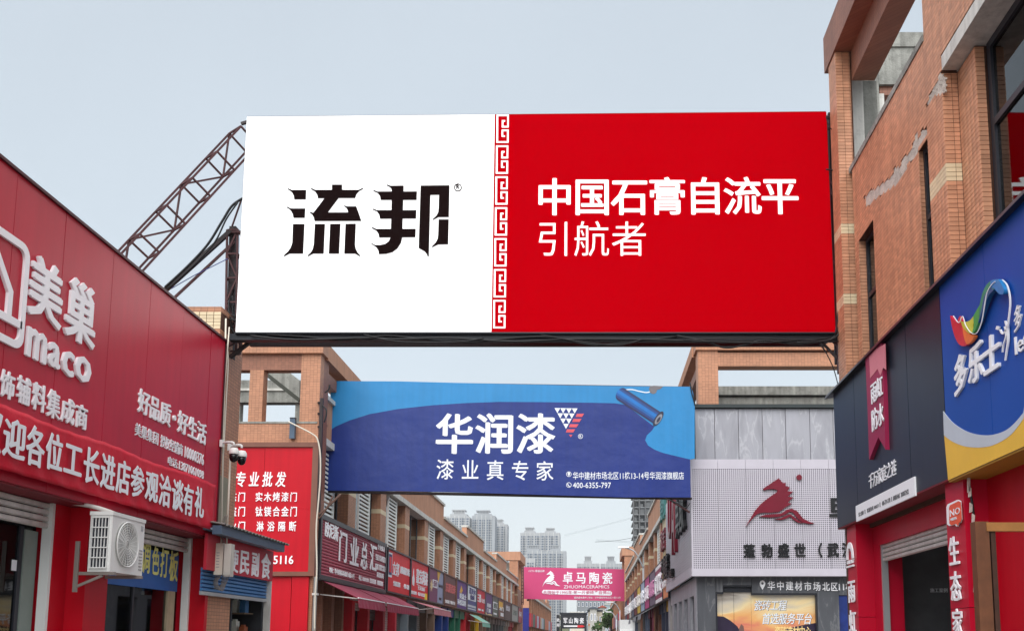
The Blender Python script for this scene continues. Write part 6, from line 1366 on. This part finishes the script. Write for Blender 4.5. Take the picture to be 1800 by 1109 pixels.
# ------------------------------------------------------------------ towers on the skyline
def tower(name_lab, u0, u1, vt, Y, depth, crowns, wc, body, steps=(), floors=3.0):
    Y *= 1.5
    a, c = onY(u0, 1000, Y), onY(u1, 1000, Y); H = onY((u0+u1)/2, vt, Y).z; x0, x1 = a.x, c.x
    t = thing('apartment_tower', name_lab, 'tower', ((x0+x1)/2, Y, 0), 'apartment towers on the skyline')
    mk('body', B().box(x0, x1, Y, Y+depth, 0, H), body, t)
    for (cu0, cu1, cv) in crowns:
        ca, cb = onY(cu0, 1000, Y).x, onY(cu1, 1000, Y).x; z1 = onY(cu0, cv, Y).z; w_ = cb-ca
        b = B()
        for k in range(5): b.box(ca+w_*.12+(w_*.76-.9)*k/4, ca+w_*.12+(w_*.76-.9)*k/4+.9, Y+1.2, Y+2.1, H+.6, z1-1.2)
        mk('crown_posts', b, body, t, kind='stuff'); mk('crown', B().box(ca+w_*.1, cb-w_*.1, Y+1, Y+depth*.6, z1-1.2, z1).box(ca, cb, Y+.6, Y+depth*.7, H, H+(z1-H)*.35).box(ca+w_*.2, cb-w_*.2, Y+2.6, Y+depth*.5, H+(z1-H)*.3, z1-1.1), body, t)
    n = int(H/floors); b = B(); fin = B(); bal = B(); x = x0+.8; i = 0
    pat = [(1.6, .9), (2.4, .5), (1.1, 1.4), (2.8, .6), (1.3, .8), (1.8, 1.9)]
    while x < x1-2.2:
        w, gp = pat[i % 6]; 
        for k in range(n-1):
            z = 2+k*floors
            b.box(x, x+w, Y-.14, Y+.02, z, z+1.75)
            if i % 3 == 1: bal.box(x-.1, x+w+.1, Y-1.3, Y+.02, z-1.0, z-.15)
        if i % 2: fin.box(x+w+gp*.3, x+w+gp*.3+.5, Y-.8, Y+.02, 0, H+.5)
        x += w+gp; i += 1
    for k in range(n-1):
        for y in range(2, int(depth)-3, 4): b.box(x0-.12 if x0 > 0 else x1, x0 if x0 > 0 else x1+.12, Y+y, Y+y+2, 2+k*floors, 3.75+k*floors)
    mk('windows', b, wc, t, kind='stuff'); mk('fins', fin, M('tower_fin', (206, 206, 202), .8), t, kind='stuff'); mk('balconies', bal, M('tower_balcony', (150, 152, 154), .8), t, kind='stuff')
    return t
TB = M('tower_render', (168, 170, 172), .85, var=.1, vs=.05); TB2 = M('tower_side', (156, 160, 164), .85, var=.1, vs=.05); TG = M('tower_glass', (74, 88, 106), .3, var=.35, vs=.4)
tower('tall grey apartment tower with open roof crown, leftmost on the skyline', 780, 823, 907, 760, 26, [(789, 819, 895)], TG, TB)
tower('tall grey apartment tower with open roof crown, second from the left', 828, 869, 906, 770, 26, [(832, 862, 896)], TG, TB2)
tower('slightly lower apartment tower with stepped top, third from the left', 868, 891, 921, 800, 22, [(871, 884, 912)], TG, TB)
tower('twin-crowned apartment tower above the middle of the street', 914, 984, 936, 780, 24, [(920, 940, 926), (957, 976, 927)], TG, TB)
tower('lower apartment wing in front of the twin-crowned tower', 926, 995, 968, 740, 20, [(925, 948, 957), (968, 984, 957)], TG, TB2)
tower('pale apartment block with two roof turrets behind the pink banner', 1014, 1054, 990, 820, 20, [(1026, 1041, 977)], TG, TB)
tower('pale apartment block with one roof turret at the right behind the pink banner', 1056, 1098, 990, 825, 20, [(1066, 1082, 977)], TG, TB2)
tower('lowest apartment slab at the left behind the street end', 912, 940, 981, 700, 18, [(914, 928, 976)], TG, TB)
# tower under construction
a, c = onY(1113, 1000, 420), onY(1160, 1000, 420); H = onY(1130, 830, 420).z
uc = thing('unfinished_tower', 'dark concrete tower under construction wrapped in scaffolding above the right terrace', 'tower', (a.x, 420, 0))
mk('core', B().box(a.x+2, c.x-1, 423, 440, 0, H), M('site_shadow', (70, 72, 76), .9, var=.2, vs=.3), uc)
b = B(); n = int(H/3.1)
for k in range(n+1): b.box(a.x, c.x, 420, 441, k*3.1, k*3.1+.4)
mk('floor_slabs', b, M('raw_concrete', (122, 124, 126), .9, var=.15, vs=.3), uc, kind='stuff'); b = B(); x = a.x
while x < c.x: b.box(x, x+.5, 419.6, 420.4, 0, H); x += 2.6
mk('scaffold_posts', b, M('site_post', (98, 98, 100), .9), uc, kind='stuff'); b = B()
for k in range(n):
    x = a.x+.6
    while x < c.x-2:
        if random.random() < .55: b.box(x, x+random.uniform(1, 2), 420.6, 421, k*3.1+.4, k*3.1+random.uniform(1.3, 2.9))
        x += 2.6
mk('infill', b, M('raw_concrete_panel', (108, 110, 112), .9, var=.2, vs=.3), uc, kind='stuff')
def crane(pts, lab, Y):
    t = thing('tower_crane', lab, 'crane', tuple(onY(*pts[0], Y))); a, c = onY(*pts[0], Y), onY(*pts[1], Y); m = M('crane_grey', (186, 194, 198), .8); n = 22
    d = (c-a); up = Vector((-d.z, 0, d.x)).normalized()*(.6 if d.x > 0 else -.6)
    mk('jib_chord', B().bar(a, c, .14), m, t); mk('jib_chord', B().bar(a+up, c+up, .14), m, t); b = B()
    for i in range(n): b.bar(a+d*i/n, a+d*(i+.5)/n+up, .07).bar(a+d*(i+.5)/n+up, a+d*(i+1)/n, .07)
    mk('jib_lacing', b, m, t, kind='stuff'); mk('mast', B().box(c.x-.8, c.x+.8, Y-.8, Y+.8, 0, c.z+6), m, t)
crane(((992, 942), (1116, 910)), 'distant crane with a raised pale jib over the street end', 470)
crane(((1048, 950), (1118, 954)), 'distant crane with a level jib low over the pink banner', 470)
# ------------------------------------------------------------------ low buildings, trees, lamps, vehicles at the end of the street
def lowbuild(u0, u1, vt, Y, D, mat, lab, roofm=None, nw=4, nf=2, gable=0, band=None):
    a, c = onY(u0, 1050, Y), onY(u1, 1050, Y); H = onY((u0+u1)/2, vt, Y).z; t = thing('low_building', lab, 'building', ((a.x+c.x)/2, Y, 0))
    mk('wall', B().box(a.x, c.x, Y, Y+D, 0, H), mat, t)
    if gable: mk('roof', B().prism([(a.x-.4, H), (c.x+.4, H), ((a.x+c.x)/2, H+gable)], 'y', Y-.4, Y+D), roofm, t)
    else: mk('roof', B().box(a.x-.2, c.x+.2, Y-.2, Y+D, H+.003, H+.35), roofm or CONCL, t)
    for k in range(nf):
        for i in range(nw):
            x = a.x + (c.x-a.x)*(i+.25)/nw; z = H-2.6-k*3.1
            if z > 0: f = mk('window', B().box(x, x+(c.x-a.x)/nw*.5, Y-.06, Y, z, z+1.5), LETT, t); mk('pane', B().box(x+.1, x+(c.x-a.x)/nw*.5-.1, Y-.08, Y-.061, z+.1, z+1.4), TG, f)
        if band: mk('band', B().box(a.x, c.x, Y-.12, Y, H-3.1-k*3.1, H-2.75-k*3.1), band, t)
OCH = M('ochre_band', (214, 140, 96), .8)
lowbuild(1014, 1063, 1052, 330, 15, M('grey_block', (132, 136, 140), .9, var=.1, vs=.1), 'plain grey block behind the low houses', nw=7, nf=3)
lowbuild(1034, 1058, 1074, 215, 12, M('cream_block', (200, 190, 172), .9, var=.1, vs=.3), 'cream three-storey house with orange bands at the street end', DKFR, 4, 3, 0, OCH)
lowbuild(1037, 1049, 1069, 212, 6, M('pale_dormer', (180, 178, 172), .9), 'house gable with slate blue roof at the street end', M('slate_roof', (84, 92, 106), .8), 2, 1, .45)
lowbuild(1054, 1064, 1067, 230, 8, M('pale_dormer', (180, 178, 172), .9), 'house with a brick red pitched roof at the street end', M('brick_roof', (170, 88, 70), .8), 2, 1, .5)
lowbuild(1003, 1026, 1077, 240, 10, M('cream_plain', (212, 206, 190), .9), 'low cream building behind the black gantry sign', None, 3, 1)
lowbuild(980, 1000, 1082, 260, 10, M('olive_plain', (120, 124, 100), .9), 'low olive building left of the black gantry sign', None, 3, 1)
lowbuild(1064, 1092, 1062, 300, 12, M('glass_block', (150, 166, 172), .6), 'pale blue glazed block at the right of the street end', None, 6, 3)
def tree(x, y, h, r, lab, n=900):
    t = thing('tree', lab, 'tree', (x, y, 0)); tr = B().tube([(x, y, 0), (x+.1, y, h*.35), (x-.1, y, h*.7)], [.22, .16, .06], 8)
    for k in range(7):
        a = k*2.4; tr.tube([(x, y, h*(.3+.05*k)), (x+r*.6*cos(a), y+r*.6*sin(a), h*(.5+.06*k))], [.08, .03], 5)
    mk('trunk', tr, M('bark', (84, 70, 58), .9), t)
    cl = [(Vector((random.gauss(0, .5)*r, random.gauss(0, .5)*r, random.gauss(0, .35)*r)), random.uniform(.25, .5)*r) for _ in range(14)]; b = B()
    for _ in range(n):
        c, s_ = random.choice(cl); p = Vector((x, y, h*.72)) + c + Vector((random.gauss(0, 1), random.gauss(0, 1), random.gauss(0, 1))).normalized()*s_*random.uniform(.7, 1.05)
        d1 = Vector((random.gauss(0, 1), random.gauss(0, 1), random.gauss(0, 1))).normalized()*.22; d2 = d1.orthogonal().normalized()*.16
        b.add([p-d1, p+d2, p+d1, p-d2], [(0, 1, 2, 3)])
    mk('crown', b, M('leaf_green', (72, 96, 52), .8, var=.45, vs=.8), t)
tree(onY(1074, 1080, 160).x, 160, 7.2, 2.0, 'leafy green tree at the right of the street end', 1500); tree(onY(1083, 1080, 175).x, 175, 7.5, 1.8, 'dark green tree half hidden behind the right lamp', 1200)
tree(onY(1050, 1080, 190).x, 190, 5.6, 1.2, 'thin sparse tree before the cream house', 260)
def lamp(u0, v0, u1, v1, up, Y, lab):
    t = thing('street_lamp', lab, 'street lamp', (onY(up, 1050, Y).x, Y, 0), 'street lamps on the right side'); m = M('lamp_grey', (170, 172, 176), .5); xb = onY(up, 1050, Y).x
    mk('pole', B().tube([(xb, Y, 0), (xb, Y, onY(u1, v1, Y).z)], .07, 8), m, t, smooth=True)
    a, c = onY(u0, v0, Y), onY(u1, v1, Y); mid = a.lerp(c, .55)+Vector((0, 0, (a.z-c.z)*.33))
    mk('arm', B().tube(smooth_line([tuple(c), tuple(mid), tuple(a)], 6), .05, 8), m, t, smooth=True)
    mk('lamp_head', B().box(a.x-.45, a.x+.25, Y-.14, Y+.14, a.z-.03, a.z+.07), LETT, t)
lamp(1099, 962, 1131, 998, 1131.5, 62, 'tall grey street lamp with long curved arm before the right terrace')
lamp(1071, 1075, 1083, 1088, 1083.5, 120, 'smaller white street lamp farther down the right side')
lamp(1074, 1058, 1089, 1072, 1089.5, 95, 'thin street lamp with crossed arms just below the pink banner')
vn = thing('white_van', 'white box van parked low at the far right of the street', 'van', (onY(1112, 1100, 74).x, 74, 0)); vx = onY(1112, 1100, 74).x
WV = M('van_white', (222, 222, 222), .3)
mk('body', B().prism([(74, .5), (79.6, .5), (79.6, 3.15), (75.4, 3.15), (75.3, 2.4), (74.6, 2.3), (74.1, 1.5)], 'x', vx-.95, vx+.95), WV, vn)
mk('windscreen', B().add([(vx-.8, 74.08, 1.5), (vx+.8, 74.08, 1.5), (vx+.75, 74.55, 2.25), (vx-.75, 74.55, 2.25)], [(0,1,2,3)]), TG, vn)
for sx in (-1, 1):
    mk('headlight', B().box(vx+sx*.7-.15, vx+sx*.7+.15, 74.02, 74.12, .95, 1.15), LETT, vn)
    for y in (75.2, 78.6): w = mk('wheel', B().lathe((vx+sx*.85-.1, y, .38), [(.38, 0), (.38, .2)], 'x', 18), BLACK, vn); mk('rim', B().lathe((vx+sx*.85-.12, y, .38), [(.2, 0), (.2, .24)], 'x', 14), SHUT, w)
# distant steel wires over the street
for k, (p, lab) in enumerate([([(1046, 952), (1080, 950), (1116, 944)], 'thin wire crossing the sky just above the pink banner')]):
    t = thing('overhead_wire', lab, 'cable', tuple(onY(*p[0], 60))); cable('wire', [onY(u, v, 60) for u, v in p], .01, BLACK, t, 4)

# ------------------------------------------------------------------ thin haze over the town
hz = B().box(-420, 420, -30, 1330, -1.6, 190)
hm = bpy.data.materials.new('haze_air'); hm.use_nodes = True; hn = hm.node_tree; hn.nodes.clear()
ho = hn.nodes.new('ShaderNodeOutputMaterial'); hv = hn.nodes.new('ShaderNodeVolumePrincipled')
hv.inputs['Color'].default_value = (.93, .96, 1, 1); hv.inputs['Density'].default_value = .00019; hn.links.new(hv.outputs[0], ho.inputs['Volume'])
mk('haze', hz, hm, kind='stuff')
